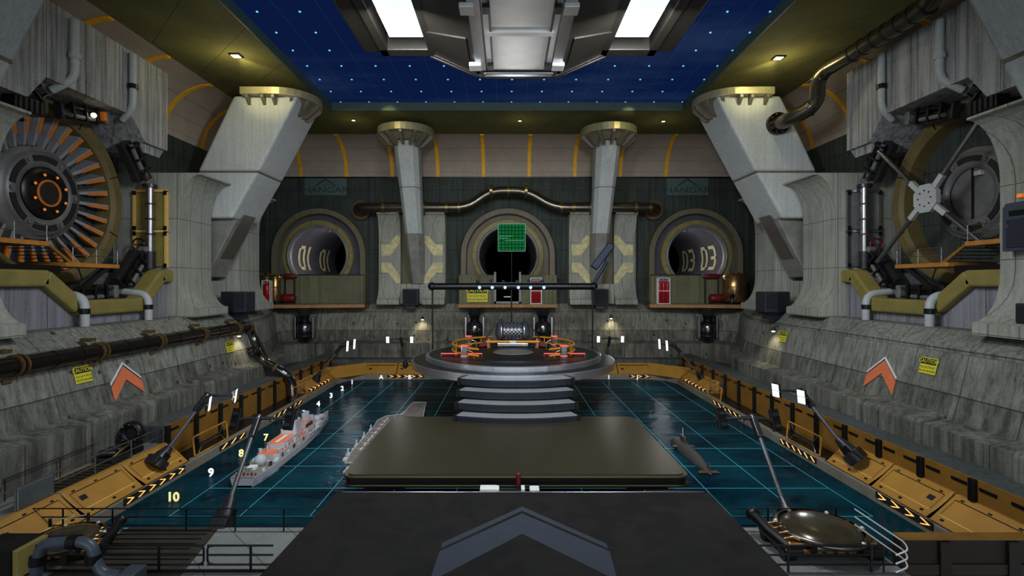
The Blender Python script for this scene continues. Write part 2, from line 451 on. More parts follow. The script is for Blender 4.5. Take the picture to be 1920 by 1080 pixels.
low = [(3.9, 1.9), (3.9, 4.48), (5.4, 4.78), (5.8, 6.27), (6.4, 8.8), (6.75, 8.8), (6.75, 9.1), (7.9, 10.18), (16.5, 10.18)]
for part in ('left', 'back', 'right'):
    struct(sweep('wall_low_' + part if part == 'back' else 'wall_' + part, low, part, 'wall_low_back' if part == 'back' else 'wall_low', 0))
bpy.data.objects['wall_low_back'].name = 'wall_back'
def wall_x(z):
    pts = [(4.78, 27.9), (6.27, 28.3), (8.87, 28.9)]
    for (z0, x0), (z1, x1) in zip(pts, pts[1:]):
        if z <= z1: return x0 + (x1 - x0) * (z - z0) / (z1 - z0)
    return 28.9
# stepped-out foot blocks along the base of the side walls
tn = 1
for s in (-1, 1):
    for y0 in (8.5, 20.5, 32.5, 44.5):
        b = MB(s).prism([(26.1, 1.95), (26.5, 1.95), (27.6, 1.95), (27.9, 5.05), (26.3, 4.72), (26.1, 4.5)], 'y', y0, y0 + 6.0)
        struct(b.build('trim_%d' % tn, 'wall_low', bevel=0.12)); tn += 1
# raised walkway slab (top of the gold barrier)
for s in (-1, 1):
    b = MB(s)
    y0 = 36.4 if s < 0 else 23.15
    b.prism([(24.45, 0.2), (26.5, 0.2), (26.5, 3.18), (24.45, 3.18)], 'y', y0, 73.6)
    struct(b.build('trim_%d' % tn, 'ledge')); tn += 1
b = MB().box((-26.4, 72.75, 0.2), (26.4, 74.8, 2.5)); struct(b.build('trim_%d' % tn, 'ledge')); tn += 1
b = MB().box((-26.5, 23.2, 0.2), (-24.05, 36.4, 2.0)); struct(b.build('floor', 'deck_concrete'))
for s in (-1, 1):
    struct(MB(s).box((24.2, 57.0, 1.5), (33.0, 76.5, 1.95)).build('floor', 'ledge'))
# kerb and recess floors
for part in ('left', 'back', 'right'):
    struct(sweep('trim_%d' % tn, [(0.0, -1.0), (0.0, 0.62), (0.06, 0.72), (0.5, 0.72), (2.0, 0.7)], part, 'kerb', 1, ys=23.15)); tn += 1
for s in (-1, 1):
    b = MB(s).box((22.9, 36.8, 0.5), (24.4, 58.2, 0.76)); struct(b.build('trim_%d' % tn, 'black')); tn += 1
# water
b = MB(); b.box((-22.55, 23.1, -0.8), (22.55, 70.9, 0.0))
tag(b.build('pool_water', 'water'), 'dark teal rippled water filling the rectangular indoor pool', 'water', kind='stuff')
g = thing('grid_marking', 'glowing thin cyan square grid lying on the teal water', 'grid', (0.78, 49.3, 0.02))
for k in range(11):
    x = -19.36 + 4.028 * k
    MB().box((x - .022, 29.3, 0.012), (x + .022, 69.5, 0.03)).build('grid_line', 'cyan', g)
    y = 29.3 + 4.02 * k
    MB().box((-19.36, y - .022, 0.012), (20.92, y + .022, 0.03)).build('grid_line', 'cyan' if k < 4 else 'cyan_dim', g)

# ------------------------------------------------------------------ gold slope panels
def slope_panel(name, y0, y1, s, label, hatch):
    t = thing(name, label, 'panel', (s * 23.2, (y0 + y1) / 2, 0.72), 'ochre sloped pool edge panels')
    g0, g1 = y0 + 0.06, y1 - 0.06
    b = MB(s).prism([(22.52, .735), (22.7, .735), (24.0, 1.92), (24.1, 2.06), (24.45, 2.06), (24.45, 0.735)], 'y', g0, g1)
    b.build('body', 'gold', t, bevel=0.05)
    def on(k, e=0.02): return (22.7 + 1.3 * k - e * .67, .735 + 1.185 * k + e * .74)
    def strip(y_a, y_b, k0, k1, mat, nm, e=0.02):
        q = MB(s); a0, a1 = on(k0, e), on(k1, e); b0, b1 = on(k0, -0.03), on(k1, -0.03)
        q.prism([a0, a1, b1, b0], 'y', y_a, y_b); return q.build(nm, mat, t)
    strip(g0 + .3, g1 - .3, .90, .925, 'black', 'upper_groove')
    strip(g0 + .3, g1 - .3, .24, .27, 'gold_line', 'edge_highlight')
    strip(g0 + .25, g0 + .3, .3, .92, 'gold_dark', 'side_groove'); strip(g1 - .3, g1 - .25, .3, .92, 'gold_dark', 'side_groove')
    for k in range(3):
        ym = g0 + .6 + k * (g1 - g0 - 1.2) / 2
        strip(ym - .1, ym + .1, .10, .17, 'black', 'vent_slot')
        strip(ym - .1, ym + .1, .95, 1.0, 'black', 'lift_slot')
    if hatch: strip(g0 + .55, g0 + .95, .55, .72, 'dark', 'hatch', .035)
    return t
names = {0: 'first', 1: 'second', 2: 'third', 3: 'fourth', 4: 'fifth', 5: 'sixth'}
ys = [(10.0, 14.4), (14.4, 18.8), (18.8, 23.2), (23.2, 27.6), (27.6, 32.0), (32.0, 36.5), (58.4, 62.8), (62.8, 67.2)]
where = ['off towards the camera', 'beside the near deck', 'at the near deck', 'just beyond the near deck', 'in the middle of the near run', 'next to the black recess',
         'just beyond the black recess', 'at the far corner of the pool']
for s in (-1, 1):
    for i, (a, c) in enumerate(ys):
        if i < 3: continue
        slope_panel('edge_panel', a, c, s, 'ochre sloped edge panel on the %s pool side, %s' % (SIDE[s], where[i]), i in (3, 4))
def back_panel(i, x0, x1):
    t = thing('edge_panel', 'ochre sloped edge panel under the back wall, %s from the left corner' % names2[i], 'panel', ((x0+x1)/2, 71.5, .72), 'ochre back edge panels')
    MB().prism([(70.82, .735), (70.95, .735), (72.2, 1.92), (72.3, 2.06), (72.8, 2.06), (72.8, .735)], 'x', x0 + .06, x1 - .06).build('body', 'gold', t, bevel=0.05)
    MB().prism([(72.0, 1.76), (72.06, 1.815), (72.05, 1.84), (71.98, 1.78)], 'x', x0 + .3, x1 - .3).build('upper_groove', 'black', t)
    MB().prism([(71.5, 1.27), (71.65, 1.41), (71.63, 1.44), (71.48, 1.3)], 'x', x0 + .5, x0 + .9).build('hatch', 'dark', t)
names2 = ['first', 'second', 'third', 'fourth', 'fifth', 'sixth', 'seventh', 'eighth', 'ninth']
for i in range(9):
    back_panel(i, -19.8 + 4.4 * i, -15.4 + 4.4 * i)
for s in (-1, 1):       # mitred corner pieces
    b = MB()
    def ring(o, z): return [(s * (22.5 + o), 67.2, z), (s * (22.5 + o), 67.8 + o * .3, z), (s * (19.5 + o * .3), FAR + o, z), (s * 19.8, FAR + o, z)]
    b.loft([ring(.02, .735), ring(.2, .735), ring(1.5, 1.92), ring(1.6, 2.06), ring(2.1, 2.06), ring(2.1, .5)], False, False)
    tag(b.build('corner_panel', 'gold', recalc=False), 'ochre mitred edge panel in the far %s corner of the pool' % SIDE[s], 'panel')

# gold barrier with black posts, one continuous fence per side
for s in (-1, 1):
    y = 36.4 if s < 0 else 23.2
    t = thing('pool_barrier', 'dark ochre boarded barrier with black posts along the %s walkway' % SIDE[s], 'barrier', (s * 24.35, 45, .78))
    while y < 71.5:
        y1 = min(y + 3.35, 72)
        zb = .78 if 36.3 < y < 58.3 else 2.07
        bd = MB(s).box((24.25, y + .02, zb), (24.43, y1 - .02, 3.2)).build('board', 'gold_dark', t)
        for k in (0, 1):
            ya = y + .45 + k * (y1 - y) * .5
            MB(s).box((24.2, ya, 2.72), (24.27, ya + (y1-y)*.28, 2.88)).build('dark_slot', 'black', bd)
        MB(s).box((24.0, y - .17, zb), (24.24, y + .17, 3.24)).build('barrier_post', 'black', t, bevel=.03)
        y = y1

# ------------------------------------------------------------------ upper walls, vault, ceiling, sky
XW, YW, ZV, ZC = 37.2, 78.9, 29.7, 34.8
for s in (-1, 1):
    b = MB(s).face([(XW, 4, 10.1), (XW, YW, 10.1), (XW, YW, ZV), (XW, 4, ZV)])
    struct(b.build('wall_upper_' + SIDE[s], 'wall_dark'))
TX = [-28.4, 0.1, 28.4]; TZ = 17.5; TR = 4.46
b = MB()
xs = [-XW, TX[0]-4.9, TX[0]+4.9, TX[1]-4.9, TX[1]+4.9, TX[2]-4.9, TX[2]+4.9, XW]
for k in range(7):
    if k % 2 == 0: b.face([(xs[k], YW, 10), (xs[k+1], YW, 10), (xs[k+1], YW, ZV), (xs[k], YW, ZV)])
    else:
        b.face([(xs[k], YW, 10), (xs[k+1], YW, 10), (xs[k+1], YW, 12.9), (xs[k], YW, 12.9)])
        b.face([(xs[k], YW, 22.1), (xs[k+1], YW, 22.1), (xs[k+1], YW, ZV), (xs[k], YW, ZV)])
struct(b.build('wall_upper_back', 'wall_dark'))
b = MB(); b.sm = True
vp = []
for i in range(9):
    a = R(90 * i / 8)
    ox, oz = 5.3 * (1 - math.cos(a)), 5.1 * math.sin(a)
    vp.append([(-XW + ox, 4, ZV + oz), (-XW + ox, YW - ox * .97, ZV + oz), (XW - ox, YW - ox * .97, ZV + oz), (XW - ox, 4, ZV + oz)])
b.loft(vp, False, False); struct(b.build('ceiling_vault', 'vault', recalc=False))
b = MB().box((-XW, YW - .14, ZV - .22), (XW, YW - .02, ZV)); struct(b.build('trim_%d' % tn, 'black')); tn += 1
def rib(c, back, s, label):
    q = MB(); w = .26
    rr = []
    for i in range(11):
        a = R(90 * i / 10)
        for_r = []
        for e in (0.02, .16):
            ox, oz = 5.3 * (1 - math.cos(a)) + e * math.cos(a), 5.1 * math.sin(a) - e * math.sin(a)
            for w_ in ((-w, w) if e == .02 else (w, -w)):
                for_r.append((c + w_, YW - ox * .97, ZV + oz) if back else (s * (XW - ox), c + w_, ZV + oz))
        rr.append(for_r)
    q.loft(rr, True); o = q.build('vault_rib', 'rib_yellow')
    tag(o, label, 'rib', 'yellow vault ribs')
for k in range(-4, 5):
    rib(3.45 + 7.02 * k - 7.1, True, 0, 'yellow curved rib on the back vault, %s of nine from the left' % names2[k + 4])
for s in (-1, 1):
    for k in range(7):
        rib(27.3 + 7.0 * k, False, s, 'yellow curved rib on the %s vault, %s from the camera' % (SIDE[s], names2[k]))
OX, OY = 21.9, 63.6
b = MB()
for s in (-1, 1): b.box((min(s * OX, s * 32.6), 4, ZC), (max(s * OX, s * 32.6), YW - 4.6, ZC + .9))
b.box((-OX, OY, ZC), (OX, YW - 4.6, ZC + .9))
struct(b.build('ceiling', 'ceiling'))
b = MB()
for s in (-1, 1): b.box((min(s * (OX-.14), s * OX), 4, ZC - .04), (max(s * (OX-.14), s * OX), OY, ZC + .95))
b.box((-OX, OY - .14, ZC - .04), (OX, OY, ZC + .95)); struct(b.build('trim_%d' % tn, 'teal_rim')); tn += 1
b = MB().box((-40, 4, 38.9), (40, 84, 39.1))
tag(b.build('window_1', 'sky'), 'dark blue night sky seen through the large roof opening', 'skylight', kind='structure')
star0 = None
for i in range(-7, 9):
    for j in range(0, 12):
        x, y = .6 + 4 * i, 71.9 - 4 * j
        u, v = CX + F * x / y, CY - F * (38.7 - H) / y
        lim = (38.7 - H) / (34.8 - H)
        if v < -5 or abs(x) > OX * lim * 1.04 or y > OY * lim * 1.02: continue
        if star0 is None:
            star0 = MB().sphere((0, 0, 0), .12, (1, 1, .6), 8, 6).build('ceiling_bulb', 'star', world=False); o = star0
        else: o = star0.copy(); COL.objects.link(o)
        o.location = (x, y, 38.75)
        tag(o, 'tiny cyan bulb among the rows dotted over the dark blue roof opening', 'light', 'cyan bulbs in the blue roof')

# ------------------------------------------------------------------ tunnels in the back wall
def arch_loop(x0, r, n, y, zb, full=False):
    """outline of an upturned U (semicircle with straight legs down to zb), sampled by angle"""
    pts = []
    for i in range(n):
        a = -PI/2 + 2*PI * i / n
        c, q = math.cos(a), math.sin(a)
        if q >= 0 or full: pts.append((x0 + r*c, y, TZ + r*q))
        else:
            k = min(r / max(abs(c), 1e-6), (TZ - zb) / abs(q))
            pts.append((x0 + k*c, y, TZ + k*q))
    return pts
def tunnel(i, x0, ring_dx, label, txt, side):
    t = thing('tunnel_portal', label, 'tunnel', (x0, YW, 10.2))
    n = 64; zb = 10.3; yf = 76.9
    m = 'arch' if i != 1 else 'arch_mid'
    b = MB(); b.loft([arch_loop(x0, 7.05, n, YW - .02, zb), arch_loop(x0, 7.05, n, yf, zb), arch_loop(x0, 6.3, n, yf, zb), arch_loop(x0, 6.2, n, yf + 1.3, zb)], False)
    b.build('arch_frame', m, t)
    rx = x0 + ring_dx
    b = MB(); b.loft([arch_loop(x0, 6.2, n, yf + 1.3, zb), arch_loop(rx, 5.45, n, yf + 1.45, zb, True)], False); b.build('recess_plate', 'arch_mid' if i == 1 else 'disc_wall', t)
    b = MB(); b.loft([arch_loop(rx, 5.45, n, yf + 1.4, zb, True), arch_loop(rx, 5.4, n, yf + 1.0, zb, True), arch_loop(rx, 4.75, n, yf + 1.0, zb, True), arch_loop(rx, 4.7, n, yf + 1.4, zb, True)], False)
    b.build('ring', 'olive', t)
    for k in range(10):
        a = R(-18 + 24 * k)
        MB().cbox((rx + 5.08 * math.cos(a), yf + 1.0, TZ + 5.08 * math.sin(a)), (.66, .12, .1), Matrix.Rotation(-a, 3, 'Y')).build('ring_joint', 'olive_ring', t)
    b = MB(); b.sm = True
    b.lathe([(4.8, yf + 1.3), (4.7, yf + .75), (4.35, yf + .75), (4.3, yf + 2.0)], (rx, 0, TZ), 'y', 48); b.build('tube_lip', 'hub', t)
    b = MB(); b.sm = True
    b.lathe([(4.42, yf + 1.2), (4.42, 99.0)], (rx, 0, TZ), 'y', 48); b.build('tube', 'disc_wall' if i != 1 else 'hub', t, recalc=False)
    MB().cyl((rx, 99.0, TZ), (rx, 99.3, TZ), 4.5, None, 40).build('dark_end', 'void', t)
    if txt:
        sg = -1 if side < 0 else 1
        MB().cyl((rx, 83.0, TZ + 4.4), (rx, 83.0, TZ + 4.2), .35, None, 14).build('added_lamp_disc', 'hub', t)  # made-up lamp disc to go with the added tunnel fill
        lamp('POINT', (rx - sg * 2.5, 82.5, TZ + 1.0), 700, (1, .95, .95), .4, name='tunnel_fill')  # added fill point, brightens the tunnel lining and digits
        def stroke(q, u0, u1, v0, v1, y0, wid):
            n = 8; rr = []
            for i in range(n + 1):
                an = (v0 + (v1 - v0) * i / n) / 4.36
                ya, yb_ = (y0 + u0, y0 + u1) if sg < 0 else (y0 + wid - u0, y0 + wid - u1)
                rr.append([(rx + sg * 4.36 * math.cos(an), yy, TZ - .1 + 4.36 * math.sin(an)) for yy in (ya, yb_)])
            q.loft(rr, False, False)
        def zero(q, o, y0, wid):
            for r in ((0, .75, -1.5, 1.5), (1.9, 2.65, -1.5, 1.5), (.5, 2.15, 1.45, 2.0), (.5, 2.15, -2.0, -1.45)): stroke(q, o + r[0], o + r[1], r[2], r[3], y0, wid)
        def one(q, o, y0, wid): stroke(q, o, o + .8, -2.0, 2.0, y0, wid)
        def three(q, o, y0, wid):
            for r in ((1.7, 2.45, .25, 2.0), (1.7, 2.45, -2.0, -.25), (0, 1.75, 1.45, 2.0), (0, 1.75, -2.0, -1.45), (.3, 2.1, -.25, .25)): stroke(q, o + r[0], o + r[1], r[2], r[3], y0, wid)
        for y0 in (81.3, 90.5):
            for k, (fn, o) in enumerate(((zero, 0), (one if txt == '01' else three, 3.6))):
                q = MB(); fn(q, o, y0, 5.0 if txt == '01' else 6.1); q.build('painted_digit', 'yellow_mark', t, recalc=False)
    return t
tunnel(0, TX[0], -.45, 'left round tunnel portal in the back wall, olive arch, painted 01 inside', '01', -1)
tunnel(1, TX[1], 0, 'middle round tunnel portal in the back wall, grey arch around a black shaft', None, 0)
tunnel(2, TX[2], .45, 'right round tunnel portal in the back wall, olive arch, painted 03 inside', '03', 1)
for i, x0 in enumerate(TX):
    nm = ['left', 'middle', 'right'][i]
    t = thing('parapet', 'olive concrete parapet closing the foot of the %s tunnel portal' % nm, 'parapet', (x0, 76.9, 10.2))
    if i == 1:
        for a, c in ((-7.3, -2.0), (1.9, 7.3)): MB().box((x0 + a, 76.3, 10.2), (x0 + c, 78.8, 14.55)).build('wall_segment', 'parapet', t, bevel=.06)
        MB().box((x0 - 2.05, 77.1, 10.2), (x0 + 1.95, 78.6, 14.4)).build('door_recess', 'void', t)
        fr = MB()
        for a, c in ((-2.05, -1.75), (1.65, 1.95)): fr.box((x0 + a, 76.1, 10.3), (x0 + c, 76.5, 15.0))
        fr.box((x0 - 2.05, 76.1, 10.3), (x0 + 1.95, 76.5, 10.6)); fr.build('door_frame', 'hub', t)
        MB().box((x0 - .6, 77.0, 11.2), (x0 + .6, 77.08, 11.35)).build('door_sign', 'white', t)
    else:
        MB().box((x0 - 6.9, 76.5, 10.2), (x0 + 6.9, 78.8, 14.5)).build('wall_segment', 'parapet', t, bevel=.06)
        MB().box((x0 - 6.95, 76.4, 14.5), (x0 + 6.95, 78.8, 14.62)).build('coping', 'black', t)
        MB().box((x0 + (1.8 if i == 0 else -6.3), 76.42, 10.3), (x0 + (6.3 if i == 0 else -1.8), 76.5, 14.3)).build('infill_panel', 'arch', t)
shelfs = []
for nm, poly in (('left', [(-36.2, 72.8), (-21.0, 75.3), (-21.0, 78.6), (-36.5, 78.6), (-36.5, 75)]),
                 ('middle', [(-7.25, 75.2), (7.35, 75.2), (7.35, 78.6), (-7.25, 78.6)]),
                 ('right', [(36.2, 72.8), (21.0, 75.3), (21.0, 78.6), (36.5, 78.6), (36.5, 75)])):
    t = thing('service_shelf', 'brown edged service platform on the back wall below the %s tunnel' % nm, 'platform', (poly[0][0], poly[0][1], 9.75))
    MB().prism(poly, 'z', 9.72, 10.2).build('edge_beam', 'wood', t, bevel=.05)
    MB().prism([(x * (1 if nm == 'middle' else .99), y + .15) for x, y in poly], 'z', 10.2, 10.26).build('deck_plate', 'parapet', t)

# ------------------------------------------------------------------ HANGAR sign sheets
for s, px0, px1 in ((-1, 571, 650), (1, 1250, 1328)):
    a, c = P(px0, 366, y=78.8), P(px1, 333, y=78.8); xm = (a.x + c.x) / 2
    t = thing('hangar_sign', 'pale teal wall sign reading HANGAR under a roof mark, %s of the middle tunnel' % SIDE[s], 'sign', (xm, 78.8, a.z))
    MB().box((a.x, 78.76, a.z), (c.x, 78.84, c.z)).build('sheet', 'hangar_sign', t)
    MB().text('HANGAR', (xm, 78.75, a.z + .75), (1.35, 0, 0), (0, 0, 1), 1.25, .0, .01).build('lettering', 'hangar_ink', t, recalc=False)
    q = MB()
    for sg in (-1, 1): q.prism([(xm, c.z - .1), (xm, c.z - .42), (xm + sg * 1.45, c.z - 1.35), (xm + sg * 1.75, c.z - 1.35)], 'y', 78.70, 78.75)
    q.build('roof_mark', 'hangar_ink', t)

# ------------------------------------------------------------------ back pilasters, columns
def c_profile(face, out, back, sgn=1):
    """buttress outline (distance from wall axis, height): curls out at the top, flares at the foot"""
    pts = [(back, 10.15), (face - out * .85, 10.15)]
    for i in range(7):
        a = R(90 * i / 6); pts.append((face - out * .85 * (1 - math.sin(a)), 10.9 + 3.2 * (1 - math.cos(a))))
    for i in range(9):
        a = R(90 * i / 8); pts.append((face - out * (1 - math.cos(a)), 19.6 + 4.0 * math.sin(a)))
    pts += [(face - out - .02, 23.75), (back, 23.75)]
    return pts
for s in (-1, 1):
    cx = s * 14.3
    t = thing('back_pilaster', 'pale concrete pilaster with yellow diamond paint on the back wall, %s of middle tunnel' % SIDE[s], 'pilaster', (cx, 78, 10.2))
    for a, c in ((cx - 5.0, cx - 1.75), (cx + 1.75, cx + 5.0)):
        MB().prism([(min(46 + d, 78.88), z) for d, z in c_profile(31, 1.5, 35)], 'x', a, c).build('cheek', 'pilaster', t)
    MB().box((cx - 1.8, 78.3, 10.2), (cx + 1.8, 78.88, 23.7)).build('slot_back', 'arch', t)
    MB().box((cx - 1.8, 76.95, 10.2), (cx + 1.8, 78.4, 13.2)).build('slot_sill', 'pilaster', t)
    yy = 76.96
    for k in (-1, 1):
        for top in (1, 0):
            x0, x1 = cx + k * 4.6, cx + k * 1.8
            if top: pl = [(x0, 17.5), (x0, 19.1), (cx + k * 3.6, 19.1), (x1, 21.2), (x1, 19.5), (cx + k * 3.2, 17.5)]
            else: pl = [(x0, 16.4), (x0, 14.9), (cx + k * 3.6, 14.9), (x1, 12.7), (x1, 14.3), (cx + k * 3.2, 16.4)]
            MB().prism(pl, 'y', yy, yy + .05).build('painted_band', 'yellow_mark', t)

def hexring(cx, cy, z, w, d, ch=.3):
    a, c = w / 2, d / 2
    return [(cx - a, cy - c * .45, z), (cx - a * .62, cy - c, z), (cx + a * .62, cy - c, z), (cx + a, cy - c * .45, z), (cx + a, cy + c, z), (cx - a, cy + c, z)]
def cap(t, cx, cy, rad, face_dir, w_back, straight, th=.95, ZC=34.8):
    """bracketed half-round head under the ceiling; face_dir = unit 2D direction it bulges to"""
    fx, fy = face_dir; px, py = -fy, fx
    def out(r, ext):
        pts = []
        for i in range(17):
            a = R(-90 + 180 * i / 16)
            pts.append((cx + fx * r * math.cos(a) + px * r * math.sin(a), cy + fy * r * math.cos(a) + py * r * math.sin(a)))
        pts.append((cx - fx * ext + px * r, cy - fy * ext + py * r)); pts.append((cx - fx * ext - px * r, cy - fy * ext - py * r))
        return pts
    MB().prism(out(rad, straight), 'z', ZC - th, ZC + .02).build('head_plate', 'cap_plate', t, bevel=.06)
    MB().prism(out(rad * .12, straight * .5), 'z', ZC, 34.82).build('head_neck', 'cap_rib', t)
    b = MB()
    a = [(x, y, ZC - th - .02) for x, y in out(rad * .82, straight)]; c = [(x, y, ZC - th - .75) for x, y in out(rad * .52, straight)]
    b.loft([a, c], True); b.build('head_cone', 'arch_mid', t)
    for k in range(7):
        an = R(-90 + 30 * k)
        dx, dy = fx * math.cos(an) + px * math.sin(an), fy * math.cos(an) + py * math.sin(an)
        q = MB()
        ex, ey = -dy * .16, dx * .16
        zt = ZC - th + .02
        A = [(rad * .97, zt), (rad * .97, zt - .3), (rad * .62, zt - 1.5), (rad * .45, zt - 1.5), (rad * .45, zt)]
        q.loft([[(cx + dx*r + ex, cy + dy*r + ey, z) for r, z in A], [(cx + dx*r - ex, cy + dy*r - ey, z) for r, z in A]], True)
        q.build('bracket', 'cap_rib', t)
    for st in ((.33, .8) if straight > 3 else ()):
        for sg in (-1, 1):
            ox, oy = cx - fx * straight * st, cy - fy * straight * st
            q = MB(); ex, ey = fx * .16, fy * .16; zt = ZC - th + .02
            A = [(rad * .97, zt), (rad * .97, zt - .3), (rad * .62, zt - 1.5), (rad * .45, zt - 1.5), (rad * .45, zt)]
            q.loft([[(ox + sg*px*r + ex, oy + sg*py*r + ey, z) for r, z in A], [(ox + sg*px*r - ex, oy + sg*py*r - ey, z) for r, z in A]], True)
            q.build('bracket', 'cap_rib', t)
M['shoe'] = paint('dull steel shoe', (146, 145, 138), 0.5, 0.3, 0.3, 0.8)
M['cap_plate'] = paint('worn pale cap steel', (170, 164, 128), 0.38, 0.45, 0.2, 1.0)
M['cap_rib'] = paint('grey bracket steel', (120, 112, 96), 0.45, 0.3, 0.2, 1.0)
for s in (-1, 1):
    t = thing('column', 'slender pale concrete column leaning against the back wall, %s of the middle tunnel' % SIDE[s], 'column', (s * 13.6, 77.5, 13.2))
    def at(z, s=s):
        k = (z - 13.3) / (34.0 - 13.3)
        return s * (13.45 + .3 * k), 77.6 - 8.2 * k, 1.9 + 1.5 * k, 2.0 + 1.6 * k
    def rg(z, e=0.0):
        x, y, w, d = at(z); return hexring(x, y, z, w + e, d + e)
    MB().loft([rg(26.7), rg(34.2)]).build('upper_shaft', 'column', t)
    MB().loft([rg(26.55, -.12), rg(26.75, -.12)]).build('joint', 'cap_rib', t)
    MB().loft([rg(20.5), rg(26.6)]).build('lower_shaft', 'column', t)
    MB().loft([rg(13.25, .1), rg(20.5, .1)]).build('steel_shoe', 'shoe', t)
    x, y, w, d = at(33.6)
    cap(t, x, y - .2, 3.75, (0, -1), 0, 2.2, .95, 34.1)
# ------------------------------------------------------------------ side columns, side pilasters
WALLW = {-1: 'left', 1: 'right'}
def side_column(s, y0, y1, label):
    t = thing('column', label, 'column', (s * 32.5, (y0+y1)/2, 13.2))
    up = [(-22.1, 33.1), (-22.4, 32.3), (-26.2, 25.15), (-32.6, 25.15), (-29.2, 32.3), (-28.8, 33.1)]
    lo = [(-26.25, 25.05), (-27.05, 23.7), (-29.0, 20.2), (-33.6, 20.2), (-33.0, 23.7), (-32.6, 25.05)]
    f = lambda pl: [(-x * s, z) for x, z in [(px, z) for px, z in pl]]
    g = lambda pl: [(abs(x) * s, z) for x, z in pl]
    MB().prism(g(up), 'y', y0, y1).build('upper_shaft', 'column', t, bevel=.25)
    MB().prism(g([(-26.25, 25.2), (-26.3, 25.0), (-32.5, 25.0), (-32.4, 25.2)]), 'y', y0 + .1, y1 - .1).build('joint', 'cap_rib', t)
    MB().prism(g(lo), 'y', y0, y1).build('lower_shaft', 'column', t, bevel=.25)
    MB().prism(g([(-29.0, 20.2), (-32.2, 14.0), (-33.6, 14.0), (-33.9, 20.2)]), 'y', y0 + 1.0, y1 - 1.0).build('steel_shoe', 'shoe', t, bevel=.1)
    b = MB().prism(g([(-28.5, 20.75), (-28.75, 20.6), (-31.35, 15.9), (-31.1, 16.0)]), 'y', y0 + 1.6, y1 - 1.6)
    p = b.build('clamp_plate', 'steel', t)
    for k in range(3):
        for yy in (y0 + 2.0, y1 - 2.0):
            z = 19.6 - k * 1.5; x = 29.0 + (20.2 - z) * .52
            MB().sphere((s * (x - .05), yy, z + .25), .14, seg=8, rings=6).build('bolt', 'rust', p)
    cap(t, s * 24.4, (y0 + y1) / 2, 3.7, (-s, 0), 0, 3.4, .75, 33.75)
    return t
def side_pilaster(s, cheeks, label):
    t = thing('side_pilaster', label, 'pilaster', (s * 33, cheeks[0][0], 10.2))
    for a, c in cheeks:
        MB(s).prism(c_profile(31, 2.1, 37.1), 'y', a, c).build('cheek', 'pilaster', t)
    if len(cheeks) > 1:
        a, c = cheeks[0][1], cheeks[1][0]
        MB(s).box((33.9, a - .02, 10.2), (37.0, c + .02, 23.7)).build('slot_back', 'pilaster', t)
        MB(s).box((32.3, a - .02, 10.2), (33.9, c + .02, 13.6)).build('slot_sill', 'pilaster', t)
    return t
for s in (-1, 1):
    side_column(s, 53.9, 59.7, 'far leaning pale concrete slab column on the %s side' % SIDE[s])
    side_column(s, 21.5, 27.3, 'near leaning pale concrete slab column at the %s picture edge' % SIDE[s])
    side_pilaster(s, [(48.2, 53.6), (59.1, 64.0)], 'far pale concrete pilaster with curled top on the %s wall' % SIDE[s])
    side_pilaster(s, [(15.9, 21.3), (26.9, 31.1 if s < 0 else 32.2)], 'near pale concrete pilaster with curled top at the %s picture edge' % SIDE[s])

